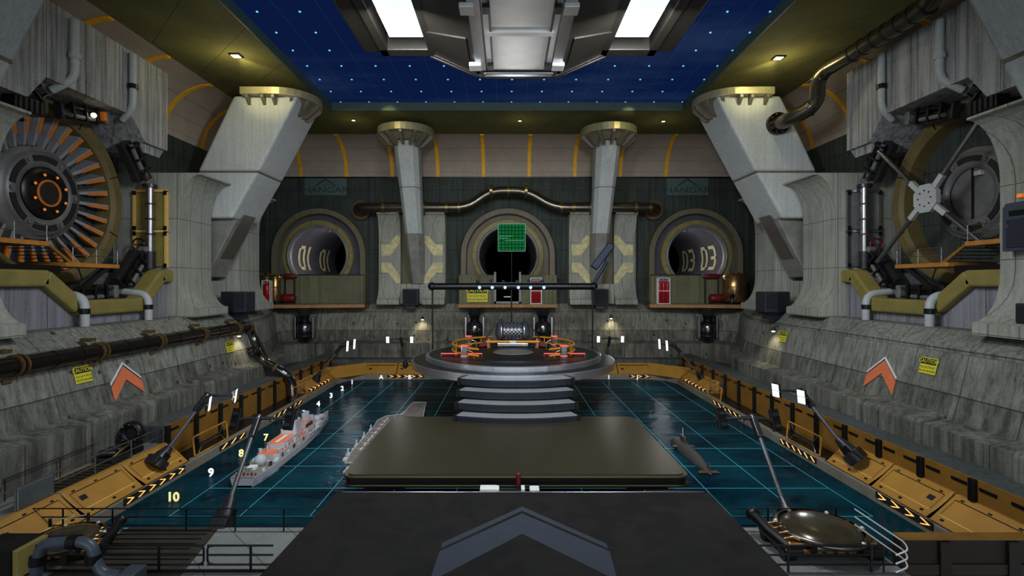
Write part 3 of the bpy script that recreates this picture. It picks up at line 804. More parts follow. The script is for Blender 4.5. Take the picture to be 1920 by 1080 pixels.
# ------------------------------------------------------------------ hanging blocks, lower blocks, beams, grey pipes round the rotor shafts
TC = (36.0, 40.2, 20.4); TRR = 7.15
for s in (-1, 1):
    w = SIDE[s]
    # back of the niche
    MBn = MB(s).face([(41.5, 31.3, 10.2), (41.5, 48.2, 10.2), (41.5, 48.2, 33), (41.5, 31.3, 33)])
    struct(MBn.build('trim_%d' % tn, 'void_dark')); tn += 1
    up = [(31.2, 26.0), (34.7, 26.0), (36.1, 27.9), (44.3, 27.9), (46.0, 26.0), (49.0, 26.0), (49.0, 33.4), (31.2, 33.4)]
    t = thing('hanging_block', 'large board marked concrete block hanging over the %s rotor shaft' % w, 'block', (s * 33, 40, 26))
    MB(s).prism(up, 'x', 32.5, 37.1).build('body', 'block', t)
    MB(s).prism([(46.0, 25.98), (49.0, 25.98), (48.4, 25.2), (46.4, 25.2)], 'x', 32.9, 37).build('lower_lip', 'block', t)
    lo = [(28.0, 10.2), (28.0, 14.0), (35.3, 14.0), (37.6, 11.9), (44.6, 11.9), (46.8, 14.3), (49.6, 14.3), (49.6, 10.2)]
    lo = [(max(y, 31.2), z) for y, z in lo]
    t = thing('foot_block', 'board marked violet grey concrete block below the %s rotor shaft' % w, 'block', (s * 33, 40, 10.2))
    MB(s).prism(lo, 'x', 32.0, 37.1).build('body', 'block_low', t)
    t = thing('beam_frame', 'olive painted steel beam frame edging the block under the %s rotor' % w, 'beam', (s * 32, 41, 12))
    def beam(a, c, h=1.15):
        (y0, z0), (y1, z1) = a, c
        L = math.hypot(y1 - y0, z1 - z0); an = math.atan2(z1 - z0, y1 - y0)
        q = MB(s); q.cbox((32.2, (y0+y1)/2, (z0+z1)/2), (1.5, L, h), Matrix.Rotation(an, 3, 'X'))
        q.build('beam', 'olive', t, bevel=.18)
    beam((31.3, 13.7), (35.3, 13.7)); beam((35.0, 13.8), (37.8, 11.6)); beam((37.7, 11.5), (44.5, 11.5)); beam((44.3, 11.5), (47.0, 14.1)); beam((46.7, 14.0), (49.6, 14.0))
    # grey conduit pipes
    for nm, pts in (('upper near', [(32.1, 38.0, 32.9), (32.1, 38.0, 28.5), (33.4, 37.5, 27.5)]),
                    ('upper far', [(32.1, 43.9, 33.0), (32.1, 43.9, 28.3), (33.3, 44.3, 27.5)])):
        t = thing('conduit', 'grey vertical pipe bent under the hanging block on the %s, %s one' % (w, nm), 'pipe', (s * 32, pts[0][1], 28))
        MB(s).tube(pts, .28, 12, bend=.7).build('tube', 'grey_pipe', t)
        MB(s).cyl((32.1, pts[0][1], 30.0), (32.1, pts[0][1], 30.4), .38).build('collar', 'grey_pipe' if 'near' in nm else 'black', t)
    for nm, y in (('lower near', 37.7), ('lower far', 44.4)):
        t = thing('conduit', 'grey pipe bending down over the olive beam on the %s, %s one' % (w, nm), 'pipe', (s * 31, y, 10))
        MB(s).tube([(33.2, y, 12.6), (31.1, y, 12.4), (31.1, y, 9.6 if y < 40 else 9.9)], .3, 12, bend=.9).build('tube', 'grey_pipe', t)
        MB(s).cyl((31.1, y, 11.1), (31.1, y, 11.5), .35).build('collar', 'black', t)
    # ---- rotor ring and hub
    t = thing('rotor_housing', ('large round rotor with orange tipped vanes in the left wall' if s < 0 else 'large round empty rotor shaft with grey hub in the right wall'), 'turbine', (s * 36, TC[1], TC[2] - TRR))
    o = (36.0, TC[1], TC[2])
    q = MB(s); q.lathe([(TRR - .95, 3.5), (TRR - .95, -.05), (TRR - .7, -.35), (TRR, -.35), (TRR + .05, .6)], o, 'x', 72, False); q.build('outer_ring', 'olive_ring', t)
    q = MB(s); q.lathe([(TRR + .01, -.3), (TRR + .2, -.2), (TRR + .2, .8)], o, 'x', 72, False); q.build('ring_edge', 'teal_rim', t)
    for k in range(8):
        a = R(22 + 45 * k)
        q = MB(s); q.cbox((35.63, o[1] + 6.75 * math.cos(a), o[2] + 6.75 * math.sin(a)), (.08, .95, .06), Matrix.Rotation(a, 3, 'X')); q.build('ring_joint', 'black', t)
    q = MB(s); q.lathe([(TRR - .96, 3.2), (3.2, 3.2)], o, 'x', 64); q.build('shaft_back', 'disc_wall' if s > 0 else 'hub_dark', t)
    hx = 0.3
    q = MB(s); q.lathe([(3.75, 3.2), (3.6, .6), (3.3, hx + .5), (3.25, hx), (2.1, hx - .05), (2.0, hx + .2)], o, 'x', 56); q.build('hub_ring', 'hub', t)
    for k in range(6):
        a0 = R(8 + 60 * k); a1 = R(52 + 60 * k)
        q = MB(s)
        rr = []
        for i in range(9):
            a = a0 + (a1 - a0) * i / 8
            rr.append([(36 + hx - .09, o[1] + r_ * math.cos(a), o[2] + r_ * math.sin(a)) for r_ in (2.5, 2.95)] + [(36 + hx, o[1] + r_ * math.cos(a), o[2] + r_ * math.sin(a)) for r_ in (2.95, 2.5)])
        q.loft(rr); q.build('hub_slot', 'hub_dark', t)
        am = R(60 * k)
        MB(s).cyl((36 + hx - .14, o[1] + 2.75 * math.cos(am), o[2] + 2.75 * math.sin(am)), (36 + hx, o[1] + 2.75 * math.cos(am), o[2] + 2.75 * math.sin(am)), .17, None, 12).build('hub_bolt', 'hub', t)
    if s < 0:
        q = MB(s); q.lathe([(2.05, hx - .1), (1.7, hx - .35), (1.5, hx - .3), (.02, hx - .3)], o, 'x', 40); q.build('hub_disc', 'black', t)
        q = MB(s); q.lathe([(1.06, hx - .32), (1.06, hx - .42), (.9, hx - .42), (.9, hx - .32)], o, 'x', 40); q.build('hub_orange_ring', 'orange', t)
        q = MB(s); q.lathe([(.9, hx - .34), (.02, hx - .34)], o, 'x', 32); q.build('hub_cap', 'hub_dark', t)
        for k in range(8):
            a = R(22 + 45 * k); c = (36 + hx - .45, o[1] + 1.45 * math.cos(a), o[2] + 1.45 * math.sin(a))
            bb = MB(s).cyl((36 + hx - .3, c[1], c[2]), (36 + hx - .48, c[1], c[2]), .17, None, 12).build('lamp_socket', 'dark', t)
            q = MB(s); q.sphere((c[0] - .04, c[1], c[2]), .11, seg=10, rings=6); q.build('bulb', 'orange_bulb', bb)
        for k in range(30):
            a = 2 * PI * k / 30
            er = Vector((0, math.cos(a), math.sin(a))); et = Vector((0, -math.sin(a), math.cos(a))); ex = Vector((1, 0, 0)); O = Vector(o)
            def pt(r_, x_, w_): return O + er * r_ + ex * x_ + et * w_
            q = MB(s)
            A = [pt(3.7, .9, -.22), pt(3.7, .9, .0), pt(3.7, 2.9, .55), pt(3.7, 2.9, .35)]
            B = [pt(6.15, .1, -.4), pt(6.15, .1, .0), pt(6.15, 2.6, .6), pt(6.15, 2.6, .3)]
            q.loft([A, B]); v_ = q.build('vane', 'vane', t)
            q = MB(s)
            A = [pt(4.6, .57, -.35), pt(4.6, .57, -.1), pt(4.6, .72, -.1), pt(4.6, .72, -.35)]
            B = [pt(6.1, .06, -.44), pt(6.1, .06, -.16), pt(6.1, .22, -.16), pt(6.1, .22, -.44)]
            q.loft([A, B]); q.build('vane_edge', 'orange', v_)
    else:
        q = MB(s); q.lathe([(2.05, hx + .3), (.02, hx + .3)], o, 'x', 40); q.build('hub_disc', 'hub', t)
        q = MB(s); q.box((36 + hx + .2, o[1] - .08, o[2] - 2.0), (36 + hx + .28, o[1] + .08, o[2] + 2.0)); q.build('disc_seam', 'black', t)
        q = MB(s); q.cbox((36 + hx + .2, o[1] - .6, o[2] + 1.5), (.3, .6, .35)); q.build('disc_clip', 'white', t)
        t2 = thing('cross_brace', 'steel cross brace with a bolted plate in front of the right rotor shaft', 'brace', (33.4, 40.4, 12.2))
        cpt = P(1738, 372, y=40.6)
        X0 = cpt.x
        ends = {'upper far': P(1647, 283, y=45.5), 'upper near': P(1842, 218, y=36.3), 'lower far': P(1645, 492, y=45.6), 'lower near': P(1850, 462, y=36.2)}
        for nm, e in ends.items():
            d = (e - cpt).normalized()
            MB().cyl(cpt + d * .6, e, .17, None, 12).build('rod', 'steel', t2)
            MB().cbox(cpt + d * 1.15, (.34, .4, 1.9), d.to_track_quat('Z', 'Y').to_matrix()).build('rod_clamp', 'white_steel', t2)
        q = MB()
        pl = [(cpt.y + 1.2 * math.cos(R(22.5 + 45*k)), cpt.z + 1.2 * math.sin(R(22.5 + 45*k))) for k in range(8)]
        q.prism(pl, 'x', X0 - .2, X0 + .15); c_ = q.build('centre_plate', 'white_steel', t2)
        for k in range(8):
            a = R(45 * k); MB().sphere((X0 - .22, cpt.y + .62 * math.cos(a), cpt.z + .62 * math.sin(a)), .07, seg=8, rings=5).build('bolt', 'dark', c_)
    # ---- hydraulic clamps round the ring
    def clamp(c, d, label, orange=False):
        c = Vector(c); d = Vector(d).normalized(); n = Vector((0, -d.z, d.y))
        tt = thing('ring_clamp', label, 'clamp', (s * c.x, c.y, c.z - 1))
        rm = d.to_track_quat('Z', 'Y').to_matrix()
        MB(s).cbox(c + Vector((.5, 0, 0)), (.7, 1.3, 3.6), rm).build('base_plate', 'dark', tt, bevel=.12)
        for k in (-1, 1):
            MB(s).cyl(c + n * .36 * k - d * 1.7 - Vector((.35, 0, 0)), c + n * .34 * k + d * .6 - Vector((.35, 0, 0)), .18, None, 12).build('ram', 'hub' if k < 0 else 'black', tt)
            MB(s).cyl(c + n * .34 * k + d * .5 - Vector((.35, 0, 0)), c + n * .34 * k + d * 1.9 - Vector((.35, 0, 0)), .1, None, 10).build('piston', 'chrome', tt)
        for k in (-1.5, -.3, .9):
            MB(s).cbox(c + d * k - Vector((.45, 0, 0)), (.3, 1.3, .22), rm).build('strap', 'black', tt, bevel=.05)
        MB(s).cbox(c + d * 2.0 - Vector((.15, 0, 0)), (.7, 1.1, .5), rm).build('jaw', 'hub', tt, bevel=.1)
        if orange:
            MB(s).cbox(c + d * 1.2 - Vector((.7, 0, 0)), (.5, .8, .35), rm).build('orange_cover', 'orange', tt, bevel=.1)
            MB(s).sphere(c - Vector((.85, 0, .1)), .2, seg=10, rings=8).build('lamp', 'lamp_warm', tt)
    clamp((33.6, 46.5, 24.4), (0, 1.0, -1.4), 'dark hydraulic ring clamp at the upper far corner of the %s rotor' % w)
    clamp((33.6, 46.0, 14.7), (0, 1.0, 1.2), 'dark hydraulic ring clamp at the lower far corner of the %s rotor' % w)
    clamp((34.2, 41.3, 27.0), (0, 1, 0.15), 'dark hydraulic clamp under the notch of the %s hanging block' % w, s < 0)
    clamp((34.2, 36.2, 26.2), (0, 1, 1.1), 'dark hydraulic clamp at the upper near corner of the %s rotor' % w)
    clamp((33.4, 41.2, 12.6), (0, 1, 0.02), 'dark hydraulic clamp lying behind the olive beam of the %s rotor' % w)
    t = thing('winch_box', 'black ribbed winch box at the upper near corner of the %s rotor' % w, 'winch', (s * 33, 35, 25))
    c = P(42 if s < 0 else 1855, 196, y=35)
    cx = abs(c.x)
    MB(s).box((cx - .4, 34.1, c.z - .45), (cx + .6, 36.4, c.z + .5)).build('body', 'black', t, bevel=.05)
    for k in range(5): MB(s).box((cx - .46, 34.3 + k * .4, c.z - .4), (cx - .38, 34.5 + k * .4, c.z + .45)).build('rib', 'dark', t)
    # ---- door panel and standpipe on the pilaster flank facing the camera
    yf = 48.15
    t = thing('flank_door', 'framed %s service door on the flank of the far %s pilaster' % ('olive' if s < 0 else 'grey', w), 'door', (s * 33.4, yf, 14.8))
    mm = 'olive' if s < 0 else 'hub'
    for k, (z0, z1) in enumerate(((14.9, 18.1), (18.4, 21.9))):
        MB(s).box((32.0, yf - .12, z0), (34.9, yf + .02, z1)).build('leaf', mm, t, bevel=.06)
        q = MB(s)
        for a, c_ in (((31.85, yf - .25, z0 - .1), (32.1, yf, z1 + .1)), ((34.8, yf - .25, z0 - .1), (35.05, yf, z1 + .1)), ((31.85, yf - .25, z1), (35.05, yf, z1 + .22))): q.box(a, c_)
        q.build('frame', 'gold_line' if s < 0 else 'steel', t)
        for z in (z0 + .1, z1 - .1):
            for x in (32.0, 34.9): MB(s).box((x - .14, yf - .32, z - .2), (x + .14, yf - .2, z + .2)).build('hinge', 'black', t)
    t = thing('standpipe', 'vertical steel standpipe with bands and a hand wheel on the %s pilaster flank' % w, 'pipe', (s * 33, yf - .6, 14.6))
    MB(s).cyl((33.1, yf - .7, 15.0), (33.1, yf - .7, 22.3), .33).build('tube', 'steel', t)
    MB(s).cyl((33.1, yf - .7, 22.2), (33.1, yf - .7, 22.5), .6).build('top_flange', 'dark', t)
    MB(s).cyl((33.1, yf - .7, 14.7), (33.1, yf - .7, 16.3), .45).build('foot', 'dark', t)
    for z in (20.6, 19.2, 17.8): MB(s).cyl((33.1, yf - .7, z), (33.1, yf - .7, z + .16), .4).build('band', 'dark' if s < 0 else 'rust', t)
    q = MB(s); q.lathe([(.55, -.06), (.63, 0), (.55, .06), (.47, 0), (.55, -.06)], (33.9, yf - 1.1, 16.9), 'y', 20)
    for k in range(4): q.cyl((33.9, yf - 1.1, 16.9), (33.9 + .5*math.cos(PI*k/2), yf - 1.1, 16.9 + .5*math.sin(PI*k/2)), .05, None, 6)
    q.build('hand_wheel', 'red_dark' if s > 0 else 'brown_pipe', t)
    MB(s).cyl((33.5, yf - .8, 16.9), (33.9, yf - 1.1, 16.9), .1).build('valve_stem', 'dark', t)
    # ---- catwalk in front of the ring
    t = thing('catwalk', 'ochre planked catwalk with stairs and thin rails before the %s rotor' % w, 'walkway', (s * 33, 38, 14))
    MB(s).box((31.2, 36.2, 14.55), (34.6, 41.2, 14.85)).build('lower_deck', 'catwalk', t)
    MB(s).box((31.2, 31.2, 15.9), (34.6, 34.9, 16.2)).build('upper_deck', 'catwalk', t)
    MB(s).loft([[(31.25, 34.8, 16.0), (31.25, 34.8, 16.2), (31.4, 34.8, 16.2), (31.4, 34.8, 16.0)], [(31.25, 36.9, 14.6), (31.25, 36.9, 14.85), (31.4, 36.9, 14.85), (31.4, 36.9, 14.6)]]).build('stringer', 'gold_dark', t)
    for k in range(6): MB(s).box((31.4, 34.9 + .33 * k, 16.0 - .23 * k), (34.4, 35.25 + .33 * k, 16.05 - .23 * k)).build('stair_tread', 'dark', t)
    q = MB(s)
    for h in (.55, 1.1):
        q.tube([(31.3, 31.2, 16.2 + h), (31.3, 34.9, 16.2 + h), (31.3, 36.9, 14.85 + h), (31.3, 41.2, 14.85 + h)], .035, 6)
    q.build('hand_rail', 'steel', t)
    for yy, z in ((32.5, 16.2), (34.8, 16.2), (36.9, 14.85), (39, 14.85), (41.1, 14.85)): MB(s).cyl((31.3, yy, z), (31.3, yy, z + 1.1), .04, None, 6).build('rail_post', 'steel', t)
    MB(s).box((31.6, 31.4, 14.0), (34.4, 36.2, 14.6)).build('under_frame', 'black', t)
    MB(s).loft([[(31.5, 40.8, 14.6), (31.8, 40.8, 14.6), (31.8, 40.2, 14.6), (31.5, 40.2, 14.6)], [(33.5, 39.6, 12.2), (33.8, 39.6, 12.2), (33.8, 39.1, 12.2), (33.5, 39.1, 12.2)]]).build('knee_brace', 'dark', t)

# ------------------------------------------------------------------ pipes
def pipe_thing(name, label, pts, r, mat, bend, bands, bmat, seg=16):
    t = thing(name, label, 'pipe', tuple(Vector(pts[0])))
    MB().tube(pts, r, seg, bend=bend).build('tube', mat, t)
    for a, d, rr, L in bands:
        a = Vector(a); d = Vector(d).normalized()
        MB().cyl(a - d * L / 2, a + d * L / 2, r * rr, None, seg).build('flange' if rr > 1.25 else 'band', bmat, t)
    return t
# long brown pipe on the left wall
t = pipe_thing('wall_pipe', 'long brown pipe with ochre clamps running along the left concrete wall', [(-28.45, 14, 8.6), (-28.45, 56.2, 8.6)], .52, 'brown_pipe', 0,
    [((-28.45, 18 + 2.0 * k, 8.6), (0, 1, 0), 1.06, .12) for k in range(19)], 'brown_pipe')
for k in range(7):
    y = 17.7 + 6 * k + .0
    if y > 54.5: y = 54.0
    c = MB()
    for dy in (-.18, .18): c.cyl((-28.45, y + dy - .06, 8.6), (-28.45, y + dy + .06, 8.6), .66, None, 16)
    cc = c.build('clamp', 'rust', t)
    for dz in (-.95, .75): MB().box((-29.2, y - .75, 8.6 + dz), (-28.5, y - .2, 8.6 + dz + .22)).build('bracket_arm', 'rust', cc)
pts = [P(465, 613, y=56.3), P(474, 632, y=57), P(487, 655, y=56.7), P(497, 681, y=55.6), P(518, 691, y=55.5), P(536, 701, y=55.5), P(547, 715, y=56), P(549, 742, y=55.8)]
pipe_thing('drain_pipe', 'dark polished pipe snaking from the left wall down into the black recess', pts, .5, 'chrome', .8, [(pts[4], pts[5] - pts[3], 1.2, .25), (pts[0], (0, 1, .1), 1.25, .5)], 'rust')
t = thing('valve_wheel', 'pair of dark hand wheels on the left wall beside the snaking pipe', 'valve', (-28.3, 55.5, 5.6))
for px in (457, 472):
    c = P(px, 660, y=55.5)
    q = MB(); q.lathe([(.45, -.08), (.56, 0), (.45, .08), (.36, 0), (.45, -.08)], c, 'y', 16)
    for k in range(3): q.cyl(c + Vector((.45*math.cos(PI*k/3), 0, .45*math.sin(PI*k/3))), c - Vector((.45*math.cos(PI*k/3), 0, .45*math.sin(PI*k/3))), .05, None, 6)
    q.build('wheel', 'black', t)
MB().cyl(P(457, 660, y=55.5), P(472, 660, y=55.5), .1, None, 8).build('axle', 'dark', t)
# overhead pipe on the right
fl = P(1462, 230, y=53.3)
pts = [Vector((fl.x, 53.9, fl.z)), P(1476, 226, y=51.2), P(1518, 204, y=49.6), P(1532, 186, y=49), P(1533, 150, y=48), P(1548, 130, y=47), P(1600, 100, y=43.5), P(1740, 10, y=36.2), P(1765, -40, y=34.6)]
d = pts[7] - pts[6]
bands = [(pts[6] + d * k / 6, d, 1.07, .16) for k in range(7)] + [(pts[2], pts[2] - pts[1], 1.07, .16), (pts[4], (0, 0, 1), 1.07, .16)]
t = pipe_thing('overhead_pipe', 'thick bronze pipe sweeping under the ceiling from the far right column', pts, .7, 'bronze_dark', 1.3, bands, 'dark')
q = MB(); q.cyl((fl.x, 53.95, fl.z), (fl.x, 53.4, fl.z), 1.15, None, 24); ff = q.build('column_flange', 'brown_pipe', t)
for k in range(10):
    a = 2*PI*k/10; MB().cyl((fl.x + .95*math.cos(a), 53.45, fl.z + .95*math.sin(a)), (fl.x + .95*math.cos(a), 53.28, fl.z + .95*math.sin(a)), .1, None, 6).build('bolt', 'rust', ff)
# pipe across the back wall
yb = 75.6
pz = lambda px, py: P(px, py, y=yb)
pts = [pz(668, 393) + Vector((0, 3.2, 0)), pz(668, 389), pz(880, 389), pz(918, 358), pz(990, 358), pz(1035, 389), pz(1234, 389), pz(1234, 393) + Vector((0, 3.2, 0))]
bands = [(pz(x, 389), (1, 0, 0), rr, .4) for x, rr in ((720, 1.12), (795, 1.4), (838, 1.08), (861, 1.15), (1052, 1.15), (1075, 1.08), (1107, 1.4), (1191, 1.15), (1218, 1.1))] + [(pz(x, 358), (1, 0, 0), rr, .4) for x, rr in ((921, 1.4), (953, 1.08), (986, 1.4))]
t = pipe_thing('back_wall_pipe', 'polished bronze pipe crossing the back wall over the middle tunnel', pts, .78, 'bronze_dark', 2.2, bands, 'bronze')
for px in (667, 1235):
    c = pz(px, 389); MB().cyl((c.x, 78.85, c.z), (c.x, 78.2, c.z), 1.5, None, 24).build('wall_flange', 'rust', t)
# ------------------------------------------------------------------ hanging light fixture
X0 = 0.78
t = thing('ceiling_fixture', 'big hanging light fixture with two white panels and a steel belly plate', 'light fixture', (X0, 27, 28))
yn, yf = 12.0, 36.2
MB().box((X0 - 2.2, yn, 28.0), (X0 + 2.2, yf - 1.0, 31)).build('belly_plate', 'steel_bright', t, bevel=.08)
for s in (-1, 1):
    MB().box((X0 + s*2.55 - .35, yn, 27.95), (X0 + s*2.55 + .35, yf - 1.0, 31)).build('belly_rail', 'steel', t, bevel=.05)
    MB().loft([[(X0 + s*2.9, y, 28.05), (X0 + s*6.2, y, 29.6), (X0 + s*6.2, y, 33), (X0 + s*2.9, y, 33)] for y in (yn, yf - .2)]).build('flank_shell', 'fixture', t)
    MB().loft([[(X0 + s*3.3, yf - 5.2, 28.15), (X0 + s*6.1, yf - 3.4, 29.45), (X0 + s*6.1, yf - 1.4, 29.45), (X0 + s*3.3, yf - 1.6, 28.15)], [(X0 + s*3.3, yf - 5.2, 28.3), (X0 + s*6.1, yf - 3.4, 29.65), (X0 + s*6.1, yf - 1.4, 29.65), (X0 + s*3.3, yf - 1.6, 28.3)]]).build('flank_band', 'fixture_dark', t)
    MB().loft([[(X0 + s*2.6, yf - .2, 27.9), (X0 + s*6.2, yf - .2, 29.5), (X0 + s*6.2, yf - .2, 30.4), (X0 + s*2.6, yf - .2, 28.9)], [(X0 + s*2.6, yf + .2, 27.9), (X0 + s*6.2, yf + .2, 29.5), (X0 + s*6.2, yf + .2, 30.4), (X0 + s*2.6, yf + .2, 28.9)]]).build('front_fascia', 'fixture', t)
    # wing frame round the white panel
    w = MB()
    for a, c in ((5.7, 6.25), (9.0, 9.6)):
        w.box((min(X0 + s*a, X0 + s*c), yn, 29.4), (max(X0 + s*a, X0 + s*c), yf, 32))
    w.box((min(X0 + s*5.7, X0 + s*9.6), yf - 1.0, 29.4), (max(X0 + s*6.2, X0 + s*9.6), yf, 32)); w.build('wing_frame', 'fixture', t, bevel=.06)
    MB().box((min(X0 + s*9.65, X0 + s*10.9), yn, 29.6), (max(X0 + s*9.65, X0 + s*10.9), yf - .1, 32.4)).build('wing_skirt', 'fixture_dark', t, bevel=.2)
    MB().box((min(X0 + s*6.75, X0 + s*9.0), yn, 30.6), (max(X0 + s*6.75, X0 + s*9.0), yf - 1.0, 30.7)).build('inner_tray', 'fixture_dark', t)
    MB().box((min(X0 + s*6.3, X0 + s*8.5), yn, 29.52), (max(X0 + s*6.3, X0 + s*8.5), 33.6, 29.7)).build('light_panel', 'light_white', t)
    MB().box((min(X0 + s*6.8, X0 + s*8.9), yf - 1.6, 30.2), (max(X0 + s*6.8, X0 + s*8.9), yf - 1.2, 30.5)).build('tray_lip', 'bronze', t)
    for y in (yf - 2.4, yf - 9.6, yf - 16.5):
        MB().box((X0 + s*2.75 - .55, y, 27.72), (X0 + s*2.75 + .25, y + .9, 28.0)).build('latch', 'steel_bright', t, bevel=.05)
        MB().box((X0 + s*1.9 - .2, y + .1, 27.75), (X0 + s*1.9 + .2, y + .8, 27.98)).build('latch_hole', 'black', t)
for y in (yf - 6.6, yf - 13.5): MB().box((X0 - 1.9, y, 27.85), (X0 + 1.9, y + .45, 28.0)).build('cross_bar', 'white', t)
for s in (-1, 1): MB().box((X0 + s*1.75 - .06, yn, 27.9), (X0 + s*1.75 + .06, yf - 1.3, 28.0)).build('plate_seam', 'dark', t)
MB().box((X0 - 2.7, yf - 1.0, 27.95), (X0 + 2.7, yf + .15, 29.4)).build('end_block', 'black', t, bevel=.1)
MB().box((X0 - 2.4, yf - .9, 27.8), (X0 + 2.4, yf - .35, 28.0)).build('end_tube', 'steel', t, bevel=.1)
q = MB().tube([(X0 - 6.2, yf + .2, 29.5), (X0 - 2.7, yf + .2, 28.02), (X0 + 2.7, yf + .2, 28.02), (X0 + 6.2, yf + .2, 29.5)], .12, 8, bend=.7); q.build('bumper', 'fixture', t)
for s in (-1, 1):
    MB().box((X0 + s*9.9 - .4, yn, 32.3), (X0 + s*9.9 + .4, yn + 20, 38.9)).build('hanger', 'fixture_dark', t)

# ------------------------------------------------------------------ round stage, stairs, stage gear
SX, SY = 0.66, 56.0
t = thing('stage', 'round two step metal stage rising behind the brown platform', 'stage', (SX, SY, 4.6))
MB().lathe([(.01, -1.6), (6.0, -1.6), (10.7, -.16), (10.9, -.1), (10.9, .58), (10.86, .62), (9.5, .62)], (SX, SY, 4.6), 'z', 96, False).build('plinth', 'disc_low', t)
MB().lathe([(10.75, .63), (9.2, .64)], (SX, SY, 4.6), 'z', 96, False).build('plinth_top', 'disc_top', t)
MB().lathe([(9.45, .6), (9.45, 1.1), (9.4, 1.13), (9.1, 1.13)], (SX, SY, 4.6), 'z', 96, False).build('upper_rim', 'disc_low', t)
MB().lathe([(9.2, 1.12), (6.7, 1.14), (6.68, 1.2), (6.3, 1.2), (6.28, 1.12), (5.2, 1.12), (.01, 1.12)], (SX, SY, 4.6), 'z', 96, False).build('top_plate', 'disc_top', t)
for r0, r1, m in ((8.3, 8.45, 'black'), (7.4, 7.5, 'dark'), (5.6, 5.75, 'black')):
    MB().lathe([(r0, 1.15), (r1, 1.15), (r1, 1.13)], (SX, SY, 4.6), 'z', 80, False).build('groove', m, t)
MB().lathe([(5.1, 1.14), (2.2, 1.16)], (SX, SY, 4.6), 'z', 64, False).build('turntable', 'turn', t)
MB().lathe([(2.2, 1.2), (2.1, 1.28), (.01, 1.28)], (SX, SY, 4.6), 'z', 48, False).build('centre_plate', 'hub', t)
st = thing('staircase', 'four curved slate steps from the brown platform up to the stage', 'stairs', (X0, 41.5, 2.3))
for k in range(4):
    rf = SY - (40.2 + 1.13 * k); z1 = 2.78 + .77 * k; z0 = z1 - .62
    hw = 5.12; am = math.asin(hw / rf)
    def seg(a0, a1, r0, r1, za, zb, nm, m, par, bev=0):
        q = MB(); rr = []
        for i in range(15):
            a = -PI/2 + a0 + (a1 - a0) * i / 14
            rr.append([(X0 + r_ * math.cos(a), SY + r_ * math.sin(a), z_) for r_, z_ in ((r0, za), (r1, za), (r1, zb), (r0, zb))])
        q.loft(rr); return q.build(nm, m, par, bevel=bev)
    body = seg(-am * .95, am * .95, rf - 1.5, rf, z0, z1 - .04, 'step', 'step', st, .07)
    seg(-am * .95, am * .95, rf - 1.5, rf - .08, z1 - .04, z1, 'tread', 'step_top', body)
    for sg in (-1, 1):
        a0, a1 = sg * am * .95, sg * am
        seg(min(a0, a1), max(a0, a1), rf - 1.5, rf + .03, z0 - .02, z1 + .02, 'end_cap', 'black', body, .04)
    for sg in (-.55, 0, .55):
        a = sg * am; seg(a - .0012, a + .0012, rf - .2, rf + .012, z0, z1 - .03, 'joint', 'black', body)
    if k: seg(-am * .8, am * .8, rf - 1.3, rf - .6, z0 - .5, z0, 'riser', 'dark', body)
Z1 = 5.74
for sg, nm in ((-1, 'left'), (1, 'right')):
    t = thing('guard_rail', 'amber double guard rail arc on the %s of the stage' % nm, 'railing', (SX + sg * 6.6, SY, Z1))
    for z in (.45, 1.1):
        a0, a1 = (R(112), R(238)) if sg < 0 else (R(68), R(-58))
        MB().arc_tube((SX, SY, Z1 + z), 6.6, a0, a1, .11, 40).build('rail', 'orange_rail', t)
    for a in (125, 165, 205) if sg < 0 else (55, 15, -25):
        MB().cyl((SX + 6.6*math.cos(R(a)), SY + 6.6*math.sin(R(a)), Z1), (SX + 6.6*math.cos(R(a)), SY + 6.6*math.sin(R(a)), Z1 + 1.1), .06, None, 8).build('rail_post', 'orange_rail', t)
t = thing('guard_rail', 'low amber guard rail at the back of the stage behind the mesh drum', 'railing', (SX, SY + 6.4, Z1))
MB().tube([(SX - 3.1, 59.9, Z1 + .75), (SX + 3.1, 59.9, Z1 + .75)], .16, 10).build('rail', 'orange_rail', t)
MB().box((SX - .35, 59.7, Z1 + .62), (SX + .35, 59.74, Z1 + .9)).build('badge', 'steel_bright', t)
for x in (-2.9, 2.9): MB().cyl((SX + x, 59.9, Z1), (SX + x, 59.9, Z1 + .8), .1, None, 8).build('rail_post', 'orange_rail', t)
for px, py, nm in ((871, 661, 'front left'), (1057, 661, 'front right'), (879, 643, 'back left'), (1039, 643, 'back right')):
    y = 51.3 if 'front' in nm else 60.6
    b = P(px, 670 if 'front' in nm else 655, y=y); b.z = Z1
    t = thing('pylon', 'steel pylon with red light rings at the %s of the stage' % nm, 'pylon', tuple(b))
    MB().box((b.x - .32, y - .3, Z1), (b.x + .32, y + .3, Z1 + 1.35)).build('body', 'chrome', t, bevel=.08)
    for z in (.32, 1.3): MB().box((b.x - .36, y - .34, Z1 + z), (b.x + .36, y + .34, Z1 + z + .06)).build('light_ring', 'red_glow', t)
    sg = 1 if 'left' in nm else -1
    MB().tube([(b.x + sg*.35, y - .1, Z1 + .9), (b.x + sg*.9, y - .15, Z1 + .7), (b.x + sg*.95, y - .15, Z1 + .02)], .06, 8, bend=.25).build('cable', 'steel', t)
    MB().box((b.x - .45, y - .4, Z1), (b.x + .45, y + .4, Z1 + .12)).build('foot', 'dark', t)
for nm, segs in (('left', [(827, 904)]), ('right', [(1020, 1097)])):
    for a, c in segs:
        p0, p1 = P(a, 663, y=53.0), P(c, 663, y=53.0)
        t = thing('laser_bar', 'glowing red light bar across the %s of the stage' % nm, 'light bar', (p0.x, 53, Z1))
        MB().cyl(p0, p1, .05, None, 8).build('light_tube', 'red_glow', t)
        for p in (p0, p1): MB().cyl((p.x, 53, Z1), p, .05, None, 6).build('stand', 'steel', t)
